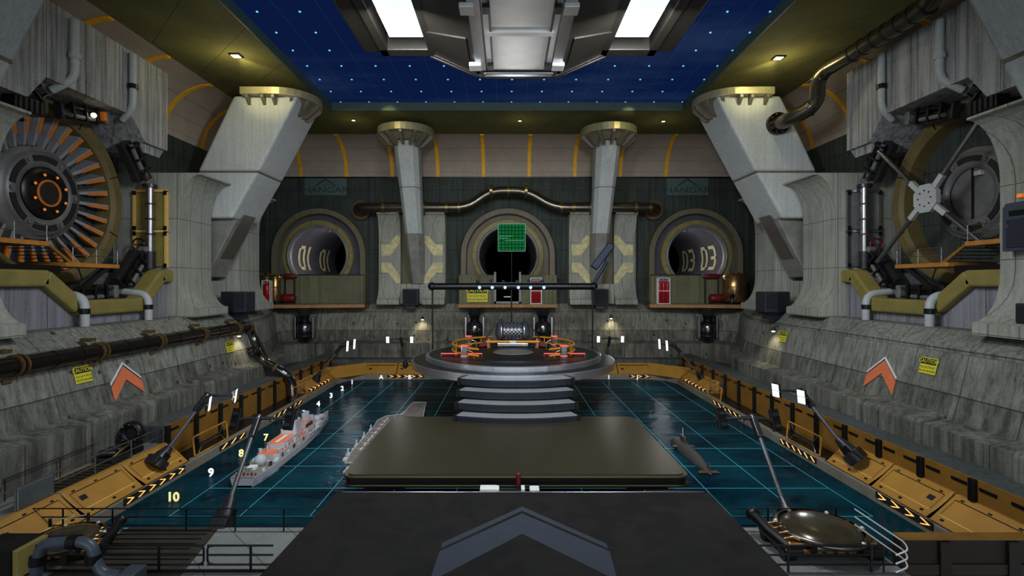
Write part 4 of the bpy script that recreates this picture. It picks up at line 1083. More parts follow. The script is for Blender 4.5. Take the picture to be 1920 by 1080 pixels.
# mesh drum
t = thing('mesh_drum', 'glass ended woven mesh drum lying at the back of the stage', 'drum', (SX, 61.8, Z1))
dz = Z1 + 1.75; dy = 61.8
MB().lathe([(1.15, -1.15), (1.15, 1.15)], (SX, dy, dz), 'x', 40).build('mesh_sleeve', 'weave', t)
for sg in (-1, 1):
    MB().lathe([(1.2, sg*1.1), (1.5, sg*1.25), (1.5, sg*1.6), (1.2, sg*1.75), (.4, sg*2.1), (.02, sg*2.1)], (SX, dy, dz), 'x', 40).build('glass_end', 'cabinet', t)
    MB().lathe([(1.48, sg*1.2), (1.58, sg*1.25), (1.58, sg*1.42), (1.48, sg*1.5)], (SX, dy, dz), 'x', 40).build('end_ring', 'steel', t)
    MB().tube([(SX + sg*1.6, dy - .4, dz + 1.4), (SX + sg*2.4, dy - .6, dz + .4), (SX + sg*3.3, dy - .8, Z1 + .9)], .08, 8, bend=.6).build('hoop', 'black', t)
    MB().loft([[(SX + sg*2.6, dy - 1.2, Z1 + .1), (SX + sg*4.1, dy - 1.2, Z1 + .02), (SX + sg*3.8, dy - 1.2, Z1 + .5), (SX + sg*2.9, dy - 1.2, Z1 + 1.15)], [(SX + sg*2.6, dy, Z1 + .1), (SX + sg*4.1, dy, Z1 + .02), (SX + sg*3.8, dy, Z1 + .5), (SX + sg*2.9, dy, Z1 + 1.15)]]).build('claw', 'red_dark', t, bevel=.08)
    MB().cyl((SX + sg*2.75, dy - 1.1, Z1), (SX + sg*2.85, dy - 1.3, Z1 + 1.0), .12).build('claw_pin', 'steel_bright', t)
MB().box((SX - 1.9, dy - 1.0, Z1), (SX + 1.9, dy + 1.0, Z1 + .5)).build('cradle', 'steel', t, bevel=.12)
# gantry bar
yb = 63.6
t = thing('gantry', 'black gantry bar on thin poles across the stage with blue diodes', 'gantry', (SX, yb, 5.2))
g0, g1 = P(810, 537, y=yb), P(1113, 537, y=yb)
MB().cyl(g0, g1, .42, None, 20).build('cross_tube', 'black', t)
for p in (g0, g1):
    MB().sphere(p, .52, seg=20, rings=12).build('end_ball', 'black', t)
    sg = 1 if p.x > 0 else -1
    foot = P(811 if sg < 0 else 1111, 655, y=yb)
    MB().cyl((foot.x, yb, 5.1), (foot.x, yb, p.z), .11, None, 10).build('pole', 'black', t)
MB().cyl((P(959, 0, y=yb).x, yb, 6.2), (P(959, 0, y=yb).x, yb, g0.z + .6), .1, None, 10).build('pole', 'black', t)
MB().box((g0.x + 6.2, yb - .5, g0.z + .42), (g1.x - 4.5, yb + .5, g0.z + .5)).build('tray', 'dark', t)
for px in (899, 923, 947, 972, 995, 1020):
    c = P(px, 539, y=yb - .5)
    MB().cyl(c, c + Vector((0, .3, 0)), .19, None, 14).build('diode', 'blue_glow', t)
    q = P(px - 3, 530, y=yb); MB().sphere((q.x, yb, g0.z + .62), .22, seg=10, rings=8).build('knob', 'dark', t)
lamp('SPOT', (X0, yb - 1.0, g0.z + 1.0), 1900, (1, .98, .94), .3, (X0, 28, 28), 'belly_plate_fill', 26, .6)  # added fill spot near the gantry, brightens the fixture belly plate
a = g1 + Vector((.0, 0, .3)); bpt = P(1140, 487, y=yb)
t = thing('antenna_arm', 'blue jointed antenna arm standing on the right end of the gantry', 'antenna', tuple(a))
MB().cyl(a, bpt, .2, None, 10).build('arm', 'blue', t)
MB().cyl(bpt + Vector((0, -.3, 0)), bpt + Vector((0, .3, 0)), .35, None, 14).build('joint', 'blue', t)
p0, p1 = P(1113, 503, y=yb - .4), P(1147, 458, y=yb - .4)
dd = (p1 - p0); MB().cbox((p0 + p1) / 2, (.9, .9, dd.length), dd.to_track_quat('Z', 'Y').to_matrix()).build('paddle', 'blue', t, bevel=.15)
MB().cyl((p0 + p1) / 2, bpt, .12, None, 8).build('link', 'dark', t)
# green screen
a, c = P(934, 471, y=yb - .1), P(985, 420, y=yb - .1)
t = thing('hologram_screen', 'green gridded square screen hanging in front of the middle tunnel', 'screen', ((a.x+c.x)/2, yb, a.z))
MB().box((a.x, yb - .14, a.z), (c.x, yb - .08, c.z)).build('pane', 'green_screen', t)
for k in range(9):
    x = a.x + (c.x - a.x) * k / 8; z = a.z + (c.z - a.z) * k / 8
    e = k in (0, 8)
    m = 'green_line' if e else 'green_dark'
    MB().box((x - .03, yb - .17, a.z), (x + .03, yb - .14, c.z)).build('grid_line', m, t); MB().box((a.x, yb - .17, z - .03), (c.x, yb - .14, z + .03)).build('grid_line', m, t)
w_ = c.x - a.x
for x0, x1, z in ((.0, .4, .47), (.25, .95, .38), (.05, .55, .55)): MB().box((a.x + w_*x0, yb - .18, a.z + w_*z), (a.x + w_*x1, yb - .17, a.z + w_*z + .05)).build('trace', 'green_line', t)
MB().cyl((a.x + w_/2, yb - .05, g0.z + .4), (a.x + w_/2, yb - .05, a.z), .05, None, 6).build('mast', 'black', t)

# ------------------------------------------------------------------ brown platform, foreground ramp
t = thing('middle_platform', 'olive brown flat steel platform in front of the curved steps', 'platform', (X0, 36, 1.6))
def rrect(x0, x1, y0, y1, r, n=5):
    pts = []
    for cx_, cy_, a0 in ((x1 - r, y1 - r, 0), (x0 + r, y1 - r, 90), (x0 + r, y0 + r, 180), (x1 - r, y0 + r, 270)):
        for i in range(n + 1):
            a = R(a0 + 90 * i / n); pts.append((cx_ + r * math.cos(a), cy_ + r * math.sin(a)))
    return pts
a0, a1, b0, b1 = -9.6, 10.6, 29.45, 42.7
MB().prism(rrect(a0 + .25, a1 - .25, b0 + .2, b1 - .25, .5), 'z', 2.2, 2.3).build('top_sheet', 'platform', t)
MB().prism(rrect(a0, a1, b0, b1, .7), 'z', 2.1, 2.24).build('rim', 'platform', t, bevel=.05)
MB().prism(rrect(a0 + .12, a1 - .12, b0 + .1, b1 - .1, .6), 'z', 1.75, 2.1).build('dark_band', 'platform_edge', t)
MB().prism(rrect(a0, a1, b0, b1, .7), 'z', 1.6, 1.75).build('lower_rim', 'platform', t, bevel=.05)
for x in (-7.2, 8.2):
    MB().box((x - 1.2, 29.9, 1.3), (x + 1.2, 31, 1.6)).build('bracket', 'dark', t)
    MB().cyl((x, 34, -.5), (x, 34, 1.7), .5).build('support_leg', 'dark', t); MB().cyl((x, 40, -.5), (x, 40, 1.7), .5).build('support_leg', 'dark', t)
t = thing('ramp_deck', 'mottled dark foreground deck painted with a blue grey arrow', 'deck', (X0, 22, 1.6))
L0 = lambda y: -9.3 - (27.9 - y) * .045
MB().prism([(L0(27.9), 27.8), (L0(27.9) + .25, 27.95), (10.75, 27.95), (11.0, 27.8), (11.0, 14), (L0(14), 14)], 'z', 1.6, 2.0).build('slab', 'camo', t, bevel=.06)
MB().tube([(L0(27.9) + .3, 27.93, 1.93), (10.7, 27.93, 1.93)], .09, 8).build('front_lip', 'steel', t)
MB().box((-9, 15, .3), (10.5, 27, 1.6)).build('under_frame', 'platform_edge', t)
def onp(px, py): return P(px, py, z=2.0)
for nm, pl in (('arrow_stripe', [(979, 950), (1136, 1019), (1141, 1029), (979, 958), (827, 1028), (829, 1018)]),
               ('arrow_body', [(979, 963), (1143, 1034), (1157, 1084), (1150, 1085), (979, 1001), (812, 1088), (806, 1088), (824, 1034)])):
    q = MB(); pts = [onp(*p) for p in pl]
    q.prism([(p.x, p.y) for p in pts], 'z', 2.001, 2.008); q.build(nm, 'chevron', t)
yy = 27.95
t = thing('deck_coupling', 'white coupling blocks at the front lip of the dark foreground deck', 'coupling', (X0, yy, 1.6))
for a, c, z in ((900, 932, 2.12), (930, 936, 2.1), (977, 984, 2.12), (993, 1011, 2.08)):
    MB().box((P(a, 0, y=28.3).x, 28.0, 1.6), (P(c, 0, y=28.3).x, 28.6, z)).build('block', 'white', t, bevel=.05)
MB().box((P(936, 0, y=28.3).x, 28.1, 1.55), (P(977, 0, y=28.3).x, 28.5, 1.95)).build('coupling_bar', 'platform_edge', t)
for px in (917, 922): MB().box((P(px, 0, y=28).x - .05, 27.97, 1.72), (P(px, 0, y=28).x + .05, 28.02, 1.92)).build('slot', 'black', t)
c = P(972, 906, y=28.8)
t = thing('marker_post', 'small dark red post standing between the two decks', 'post', (c.x, 28.9, 1.5))
MB().tube([(c.x, 28.9, 1.3), (c.x, 28.9, 2.55)], .13, 12).sphere((c.x, 28.9, 2.55), .13, seg=12, rings=8).build('post_body', 'red_dark', t)
MB().cyl((c.x, 28.9, 1.2), (c.x, 28.9, 1.9), .16).build('socket', 'dark', t)

# ------------------------------------------------------------------ near deck with rails
b = MB().prism([(-40, 8), (17.35, 8), (17.35, 26.35), (-19.7, 26.35), (-19.7, 23.05), (-40, 23.05)], 'z', -.6, .8); b_ = b.build('floor_near', 'deck_concrete'); b_.name = 'floor'; struct(b_)
t = thing('grated_cover', 'dark grated cover plate set in the near left deck', 'grate', (-16, 23, .8))
q = MB(); q.prism([(-19.9, 19.5), (-13.6, 19.5), (-11.4 - 3.4, 26.3), (-19.4, 26.3)], 'z', .8, .83); q.build('plate', 'grid_metal', t)
for k in range(14): MB().box((-19.6, 20.0 + k * .46, .83), (-15.0 if k > 8 else -14.4, 20.08 + k * .46, .86)).build('slat', 'black', t)
def railing(nm, label, pts, hs, r, mat, post_pts, ztop, zbot, group=None):
    t = thing(nm, label, 'railing', tuple(Vector(pts[0])), group)
    for h in hs: MB().tube([(p[0], p[1], p[2] + h) for p in pts], r, 8, bend=.0).build('rail', mat, t)
    for p in post_pts: MB().cyl((p[0], p[1], p[2]), (p[0], p[1], p[2] + hs[0]), r * 1.15, None, 8).build('rail_post', mat, t)
    return t
fr = 25.95
railing('railing', 'thin dark three bar railing at the left water edge of the near deck', [(-26.3, fr, .8), (-9.6, fr, .8)], (1.15, .72, .3), .035, 'black', [(P(x, 0, y=fr).x, fr, .8) for x in (25, 118, 211, 349, 441, 532)], 1.15, 0)
railing('railing', 'thin dark three bar railing at the right water edge of the near deck', [(11.2, fr, .8), (16.7, fr, .8)], (1.15, .72, .3), .035, 'black', [(P(x, 0, y=fr).x, fr, .8) for x in (1440, 1497, 1568)], 1.15, 0)
y2 = 22.3
t = thing('railing', 'nearest dark left railing with a rounded gate gap', 'railing', (-16, y2, .8))
for x0, x1 in ((-23.5, P(382, 0, y=y2).x), (P(389, 0, y=y2).x, -10.2)):
    for h in (1.15, .74, .32): MB().tube([(x0, y2, .8 + h), (x1, y2, .8 + h)], .045, 8).build('rail', 'black', t)
    e = x1 if x1 < -13 else x0
    MB().tube([(e - .3 * (1 if e == x1 else -1), y2, .8 + 1.15), (e, y2, .8 + 1.1), (e, y2, .8 + .4), (e - .3 * (1 if e == x1 else -1), y2, .8 + .32)], .045, 8, bend=.15).build('gate_loop', 'black', t)
for x in (83, 190, 298, 470): MB().cyl((P(x, 0, y=y2).x, y2, .8), (P(x, 0, y=y2).x, y2, 1.95), .055, None, 8).build('rail_post', 'black', t)
MB().box((-23.5, y2 - .05, .82), (-10.0, y2 + .05, .9)).build('toe_board', 'black', t)
t = thing('railing', 'nearest dark railing in front of the domed machine', 'railing', (13, y2, .8))
for h in (1.15, .74, .32): MB().tube([(11.0, y2, .8 + h), (17.0, y2, .8 + h), (17.25, y2, .7 + h)], .045, 8).build('rail', 'black', t)
for x in (1478, 1634): MB().cyl((P(x, 0, y=y2).x, y2, .8), (P(x, 0, y=y2).x, y2, 1.95), .055, None, 8).build('rail_post', 'dark', t)
# silver stair rails on the right
t = thing('stair_rail', 'three slanting silver rails beside the domed machine', 'railing', (17, 24, .8))
for k in range(3):
    a = P(1602, 954 + 14.5 * k, y=22.9); c = P(1696, 1017 + 16 * k, y=21.8)
    MB().tube([a, c, c + Vector((.05, -.15, -.25)), c + Vector((-.45, -.1, -.5))], .035, 8, bend=.2).build('rail', 'steel_bright', t)
for x in (1657,):
    c = P(x, 1000, y=22.3); MB().cyl((c.x, c.y, .8), c + Vector((0, 0, .6)), .04, None, 8).build('rail_post', 'dark', t)
# right brown wall
t = thing('dock_wall', 'dark brown steel dock wall with an ochre top edge at lower right', 'barrier', (24, 25, .0))
MB().box((17.4, 22.6, -2.9), (26.4, 23.1, 2.05)).build('wall_body', 'brown_wall', t)
MB().box((17.4, 22.5, .55), (26.4, 22.6, 1.0)).build('rail_band', 'wood_dark', t)
for x in (19.0, 22.0, 25.0): MB().box((x, 22.42, -2.9), (x + .5, 22.6, 2.0)).build('stiffener', 'brown_wall', t)
struct(MB().box((17.35, 8, -3.3), (27, 23.1, -2.9)).build('trim_90', 'black'))
MB().box((17.4, 22.55, 2.05), (26.4, 23.1, 2.14)).build('top_edge', 'gold_dark', t)
t = thing('dock_wall', 'low dark olive sill wall where the left ochre panels end', 'barrier', (-23, 23, .8))
MB().box((-27, 22.85, .79), (-19.7, 23.04, 1.95)).build('wall_body', 'sill_dark', t)
MB().box((-27, 22.8, 1.95), (-19.7, 23.06, 2.02)).build('coping', 'black', t)
# side rail on the left walkway
rl = lambda y: (-24.3, y, 2.0)
t = railing('railing', 'silver two bar railing along the left walkway above the ochre panels', [rl(23.3), rl(36.3)], (1.2, .62), .04, 'steel', [rl(y) for y in (23.4, 25.3, 27.4, 30.2, 33.1, 36.2)], 0, 0)
q = MB(); q.box((-24.36, 25.4, 2.12), (-24.26, 27.4, 3.15)); q.build('infill_sheet', 'corrugated', t)
for k in range(22): MB().box((-24.26, 25.42 + k * .09, 2.12), (-24.22, 25.46 + k * .09, 3.15)).build('sheet_rib', 'steel', t)
t = railing('railing', 'faint grey inner railing on the left walkway near the wall', [(-26.2, 23.4, 2.0), (-26.2, 36.0, 2.0)], (1.15,), .03, 'dark', [(-26.2, y, 2.0) for y in (23.6, 26.7, 30, 33.5)], 0, 0)
t = thing('floor_hatch', 'dark slatted hatch in the left walkway floor', 'hatch', (-25.2, 30, 2.0))
MB().box((-25.95, 27.6, 2.0), (-24.5, 33.5, 2.04)).build('plate', 'grid_metal', t)
for k in range(12): MB().box((-25.9, 27.8 + k*.47, 2.04), (-24.55, 27.88 + k*.47, 2.07)).build('slat', 'black', t)
MB().box((-26.0, 27.5, 2.0), (-25.93, 33.6, 2.06)).build('edge_strip', 'gold', t)
# ring valve on the walkway
c = P(248, 811, y=34.3)
t = thing('ring_valve', 'black ring shaped valve wheel standing on the left walkway', 'valve', (c.x, c.y, 2.0))
q = MB(); q.lathe([(.35, -.2), (.5, -.3), (.68, -.3), (.77, -.1), (.77, .15), (.68, .3), (.5, .3), (.35, .2), (.35, -.2)], c, 'y', 32); q.build('ring', 'black', t)
for k in range(8):
    a = PI * k / 4; MB().sphere((c.x +   .6*math.cos(a), c.y - .3, c.z + .6*math.sin(a)), .07, seg=8, rings=6).build('bolt', 'chrome', t)
MB().cyl((c.x, c.y - .1, c.z), (c.x, c.y + .3, c.z), .38, None, 20).build('core', 'dark', t)
MB().box((c.x - .5, c.y - .4, 2.0), (c.x + .5, c.y + .4, c.z - .6)).build('stand', 'black', t, bevel=.08)
t = thing('pump_unit', 'low dark pump unit on the left walkway before the ring valve', 'pump', (-25.4, 33.8, 2.0))
MB().box((-26.1, 32.2, 2.0), (-24.8, 35.0, 2.25)).build('skid', 'dark', t, bevel=.05)
for y in (32.6, 33.3, 34.1): MB().cyl((-25.9, y, 2.5), (-25.0, y + .2, 2.5), .24, None, 14).build('cylinder', 'chrome', t)
MB().tube([(-25.0, 32.4, 2.3), (-24.8, 33.4, 2.8), (-25.2, 34.8, 2.5)], .09, 8, bend=.5).build('hose', 'bronze', t)

# ------------------------------------------------------------------ recess gates and lit arrow strips
def gate(s, y0, y1, label):
    t = thing('recess_gate', label, 'gate', (s * 22.75, (y0+y1)/2, .74))
    def q(y, z): return (s * (22.7 + (z - .74) * .1), y, z)
    MB().tube([q(y0, .78), q(y0, 2.15), q(y1, 2.15), q(y1, .78), q(y0, .78)], .07, 8, bend=.22).build('frame', 'gold', t)
    w = (y1 - y0)
    MB().tube([q(y0 + .12*w, 2.0), q(y0 + .22*w, 1.55), q(y1 - .22*w, 1.55), q(y1 - .12*w, 2.0)], .04, 6).build('brace', 'steel', t)
    MB().tube([q(y0 + .12*w, .9), q(y0 + .22*w, 1.35), q(y1 - .22*w, 1.35), q(y1 - .12*w, .9)], .04, 6).build('brace', 'steel', t)
for s in (-1, 1):
    gate(s, 37.2, 41.6, 'ochre framed gate at the near end of the %s black recess' % SIDE[s])
    gate(s, 54.5, 58.0, 'ochre framed gate at the far end of the %s black recess' % SIDE[s])
def arrows(label, a, c, n, nrm, sgn, slant=False, h=.42):
    """lit strip from a to c (its lower edge), n amber arrows pointing along it"""
    a, c = Vector(a), Vector(c); d = (c - a).normalized(); L = (c - a).length; u = Vector(nrm)
    out = d.cross(u).normalized() * sgn
    t = thing('arrow_strip', label, 'sign light', tuple((a + c) / 2))
    def pt(x, y, e): return a + d * x + u * y + out * e
    q = MB(); q.loft([[pt(0, 0, 0), pt(L, 0, 0), pt(L, h, 0), pt(0, h, 0)], [pt(0, 0, .03), pt(L, 0, .03), pt(L, h, .03), pt(0, h, .03)]]); q.build('backing', 'sign_black', t)
    st = L / n
    for k in range(n):
        x = st * (k + .2); w = st * .5; th = st * .15
        pl = [(x, .9*h), (x + w, .5*h), (x, .1*h), (x + th, .1*h), (x + w + th, .5*h), (x + th, .9*h)] if not slant else [(x, .1*h), (x + th, .1*h), (x + th + w, .9*h), (x + w, .9*h)]
        q = MB(); q.loft([[pt(*p, .035) for p in pl], [pt(*p, .06) for p in pl]]); q.build('arrow', 'arrow_glow', t)
up = Vector((.74, 0, .67))
for s in (-1, 1):
    un = (s * .74, 0, .67)
    ya = (30.0, 35.7, 6) if s < 0 else (27.0, 31.2, 4)
    p = (s * 22.47, ya[0], .3); q_ = (s * 22.47, ya[1], .3); un = (0, 0, 1)
    if s < 0: arrows('row of six lit amber arrows on the near left pool edge panels', p, q_, 6, un, 1)
    else: arrows('row of four lit amber arrows on the near right pool edge panels', q_, p, 4, un, 1)
    z = .25
    arrows('amber slanted light dashes on the kerb at the near part of the %s recess' % SIDE[s], (s * 22.48, 37.2, z), (s * 22.48, 42.2, z), 6, (0, 0, 1), -1 if s > 0 else 1, True, .36) if s > 0 else arrows('amber slanted light dashes on the kerb at the near part of the left recess', (-22.48, 40.0, z), (-22.48, 44.0, z), 3, (0, 0, 1), 1, True, .36)
    arrows('amber slanted light dashes on the kerb at the far part of the %s recess' % SIDE[s], (s * 22.48, 48.5, z), (s * 22.48, 56.0, z), 6, (0, 0, 1), -1 if s > 0 else 1, True, .36)
    arrows('lit amber arrows low on the far %s corner edge panels' % SIDE[s], (s * 22.72, 59.0, .77), (s * 22.72, 66.0, .77), 6, (s * .74, 0, .67), -1 if s > 0 else 1)
a, c = P(727, 706, y=70.75), P(795, 706, y=70.75)
arrows('lit amber arrows on the back kerb left of the stage', (a.x, 70.76, .25), (c.x, 70.76, .25), 5, (0, 0, 1), 1)
a, c = P(1180, 706, y=70.75), P(1232, 706, y=70.75)
arrows('lit amber arrows on the back kerb right of the stage', (a.x, 70.76, .25), (c.x, 70.76, .25), 4, (0, 0, 1), 1)
# numerals and letters of the pool grid
for k in range(10):
    n = 10 - k; y = 31.3 + 4.02 * k
    q = MB(); q.text(str(n), (-20.45, y, .27), (1, 0, 0), (0, 0, 1), .78, 0, .025)
    o = q.build('row_number', 'num_yellow' if n in (10, 8, 7, 6) else 'num_white', recalc=False)
    so = o.modifiers.new('Thick', 'SOLIDIFY'); so.thickness = .05
    tag(o, '%s numeral %s standing at the left edge of the water grid' % ('pale yellow' if n in (10, 8, 7, 6) else 'white', ['one','two','three','four','five','six','seven','eight','nine','ten'][n-1]), 'number')
for k, ch in enumerate('ABCDEFGHIJ'):
    if ch in 'CDEFGH': continue
    q = MB(); q.text(ch, (-17.4 + 3.93 * k, 70.68, .33), (1, 0, 0), (0, 0, 1), .78, 0, .015)
    o = q.build('column_letter', 'num_white', recalc=False); so = o.modifiers.new('Thick', 'SOLIDIFY'); so.thickness = .04
    tag(o, 'white letter %s at the far edge of the water grid' % ch, 'letter')
# ------------------------------------------------------------------ caution signs, wall arrows
def wall_sign(s, px, py, label):
    d0 = 28.4 * F / abs(px - CX); z = H - (py - CY) / F * d0
    x = wall_x(z) - .05; y = x * F / abs(px - CX); z = H - (py - CY) / F * y
    t = thing('caution_sign', label, 'sign', (s * wall_x(z), y, z))
    tl = Vector((s * (wall_x(z + .5) - wall_x(z - .5)), 0, 1)).normalized()
    c = Vector((s * (wall_x(z) - .06), y, z)); ya = Vector((0, -s, 0)) * -1.0
    xa = Vector((0, 1, 0)) if s < 0 else Vector((0, -1, 0))
    nn = xa.cross(tl)
    def slab(u0, u1, v0, v1, e0, e1): 
        q = MB(); rr = []
        for e in (e0, e1): rr.append([c + xa*u + tl*v + nn*e for u, v in ((u0, v0), (u1, v0), (u1, v1), (u0, v1))])
        return q.loft(rr)
    slab(-.68, .68, -.56, .56, -.03, .03).build('plate', 'sign_yellow', t, bevel=.03)
    slab(-.63, .63, .1, .5, .03, .04).build('header_band', 'sign_black', t)
    MB().text('CAUTION', c + tl*.3 + nn*.05, xa, tl, .36, 0, .012).build('header_text', 'sign_yellow', t, recalc=False)
    q = MB(); q.text('DO NOT PLAY', c - tl*.12 + nn*.04, xa, tl, .19, 0, .006); q.build('body_text', 'sign_black', t, recalc=False); q = MB(); q.text('ON OR AROUND', c - tl*.37 + nn*.04, xa, tl, .17, 0, .006); q.build('body_text', 'sign_black', t, recalc=False)
wall_sign(-1, 155, 702, 'yellow caution sign on the left wall, the near one under the brown pipe')
wall_sign(-1, 431, 650, 'small yellow caution sign on the left wall, the far one by the wall lamp')
wall_sign(1, 1741, 686, 'yellow caution sign on the right wall beside the orange arrow')
wall_sign(1, 1468, 631, 'small yellow caution sign on the right wall, the far one by the wall lamp')
c = P(895, 553, y=76.1)
t = thing('caution_sign', 'large yellow caution sign on the parapet of the middle tunnel', 'sign', tuple(c))
MB().box((c.x - 1.55, 76.15, c.z - 1.05), (c.x + 1.55, 76.28, c.z + 1.15)).build('plate', 'sign_yellow', t, bevel=.05)
MB().box((c.x - 1.42, 76.1, c.z + .25), (c.x + 1.42, 76.16, c.z + 1.02)).build('header_band', 'sign_black', t)
MB().text('CAUTION', (c.x, 76.08, c.z + .64), (1, 0, 0), (0, 0, 1), .74, 0, .02).build('header_text', 'sign_yellow', t, recalc=False)
q = MB(); q.text('DO NOT PLAY', (c.x, 76.12, c.z - .18), (1, 0, 0), (0, 0, 1), .4, 0, .01); q.build('body_text', 'sign_black', t, recalc=False); q = MB(); q.text('ON OR AROUND', (c.x, 76.12, c.z - .68), (1, 0, 0), (0, 0, 1), .37, 0, .01); q.build('body_text', 'sign_black', t, recalc=False)
def wall_arrow(s, ym, zt, zb, w, label):
    t = thing('wall_arrow', label, 'sign', (s * wall_x(zb), ym, zb))
    def pt(y, z, e): return (s * (wall_x(z) - e), y, z)
    hgt = zt - zb
    for nm, mat, e, off, th in (('orange_chevron', 'orange_sign', .05, -.1, .95), ('white_edge', 'white', .05, .22, .16)):
        for sg in (-1, 1):
            q = MB(); rr = []
            for e_ in (e, e + .04):
                ring = []
                for k in range(7):
                    f = k / 6; ring.append(pt(ym + sg * w * f, zt + off - hgt * .62 * f, e_))
                for k in range(6, -1, -1):
                    f = k / 6; ring.append(pt(ym + sg * w * f, zt + off - hgt * .62 * f - th, e_))
                rr.append(ring)
            q.loft(rr); q.build(nm, mat, t)
wall_arrow(-1, 37.9, 7.3, 5.2, 1.5, 'orange arrow with a white edge painted on the left wall')
wall_arrow(1, 38.7, 7.6, 5.5, 1.5, 'orange arrow with a white edge painted on the right wall')

M['mast_steel'] = paint('grey mast steel', (92, 93, 96), 0.4, 0.5, 0.2)
# ------------------------------------------------------------------ floodlight masts
def mast(label, B, K, T, E1, E2, n, pw, ph, base_r=.45, out=450, upw=4):
    B, K, T, E1, E2 = map(Vector, (B, K, T, E1, E2)); n = Vector(n).normalized()
    t = thing('floodlight_mast', label, 'floodlight', tuple(B), 'floodlight masts round the pool')
    d = (K - B).normalized(); rm = d.to_track_quat('Z', 'Y').to_matrix()
    L = (K - B).length
    MB().cbox(B + d * L * .2, (base_r * 1.7, base_r * 2.0, L * .42), rm).build('base_clamp', 'dark', t, bevel=.08)
    MB().tube([B, B + d * L * .3, B + d * L * .6, K], [base_r, base_r * .95, base_r * .75, base_r * .42], 12).build('sleeve', 'dark', t)
    for k in (-1, 1): MB().cbox(B + d * L * .35 + rm @ Vector((base_r * .75 * k, 0, 0)), (.1, base_r * .8, L * .6), rm).build('side_rail', 'black', t)
    d2 = (T - K).normalized()
    MB().tube([K, T - d2 * .9], base_r * .24, 10).build('boom', 'mast_steel', t)
    MB().cbox(T - d2 * .55, (.34, .42, 1.5), d2.to_track_quat('Z', 'Y').to_matrix()).build('head_block', 'dark', t, bevel=.06)
    MB().sphere(T, .24, seg=12, rings=8).build('head_joint', 'chrome', t)
    MB().tube([E1, (E1 + T) / 2 + Vector((0, 0, .03)), T, (E2 + T) / 2 + Vector((0, 0, .03)), E2], [.05, .09, .14, .09, .05], 8).build('cross_arm', 'dark', t)
    xa = Vector((0, 0, 1)).cross(n).normalized(); za = n.cross(xa)
    if out: lamp('SPOT', (E1 + E2) / 2 + n * .3, out, (.93, .97, 1.0), .4, (E1 + E2) / 2 + n * 10 + Vector((0, 0, upw)), 'floodlight_light', 150, .8)
    for E in (E1, E2):
        def slab(u0, u1, v0, v1, e0, e1):
            return MB().loft([[E + xa*u + za*v + n*e for u, v in ((u0, v0), (u1, v0), (u1, v1), (u0, v1))] for e in (e0, e1)])
        h = slab(-pw/2, pw/2, -ph/2, ph/2, -.12, .04).build('lamp_housing', 'black', t, bevel=.03)
        for k in (-1, 1):
            v0, v1 = (.03, ph/2 - .05) if k > 0 else (-ph/2 + .05, -.03)
            slab(-pw/2 + .05, pw/2 - .05, v0, v1, .04, .06).build('lamp_face', 'lamp_white', h)
        for k in (-1, 1): slab(-pw*.3, pw*.3, k*ph*.25 - .1, k*ph*.25 + .1, -.22, -.12).build('cooling_block', 'dark', h)
        MB().cyl(E - xa*(pw/2 + .06), E + xa*(pw/2 + .06), .05, None, 8).build('pivot', 'steel', h)
mast('floodlight mast leaning over the near left ochre panels, lit lamps facing the pool', P(288, 874, y=33.6), P(318, 838, y=34.6), P(388, 742, y=37), P(392, 757, y=36.2), P(441, 742, y=38.4), (.75, .25, -.1), .7, 1.05, .55)
mast('floodlight mast at the near left water edge, dark lamp backs towards the camera', P(413, 997, y=26.6), P(434, 930, y=27.6), P(484, 784, y=31), P(443, 786, y=31), P(544, 786, y=31), (.25, 1, -.35), .62, 1.3, .52)
mast('floodlight mast in the far left corner of the pool', P(590, 716, y=62.5), P(601, 697, y=63.3), P(640, 650, y=66.4), P(651, 649, y=65.8), P(664, 645, y=68), (.8, -.6, -.1), .4, 1.4, .42, 500, -2)
mast('floodlight mast on the back panels left of the stage, two lit white lamps', P(761, 690, y=72.0), P(759, 674, y=71.8), P(752, 635, y=70), P(727, 637, y=70), P(772, 637, y=70), (.05, -1, -.15), .5, .95, .35, 250, -2)
mast('floodlight mast on the back panels right of the stage, two lit white lamps', P(1134, 690, y=72.0), P(1137, 674, y=71.8), P(1143, 634, y=70), P(1122, 636, y=70), P(1167, 636, y=70), (-.05, -1, -.15), .5, .95, .35, 250, -2)
mast('floodlight mast in the far right corner of the pool', P(1320, 714, y=62.5), P(1306, 697, y=63.3), P(1264, 648, y=66.4), P(1251, 648, y=65.8), P(1237, 645, y=68), (-.8, -.6, -.1), .4, 1.4, .42, 500, -2)
mast('floodlight mast leaning over the near right ochre panels, lit lamps facing the pool', P(1612, 864, y=33.6), P(1570, 822, y=34.6), P(1501, 734, y=37), P(1503, 744, y=36.2), P(1455, 732, y=38.4), (-.75, -.25, -.1), .7, 1.05, .55)
mast('floodlight mast beside the domed machine, dark lamp backs towards the camera', P(1490, 995, y=26.4), P(1466, 934, y=27.6), P(1412, 784, y=31), P(1352, 785, y=31), P(1453, 788, y=31), (-.25, 1, -.35), .62, 1.3, .52)

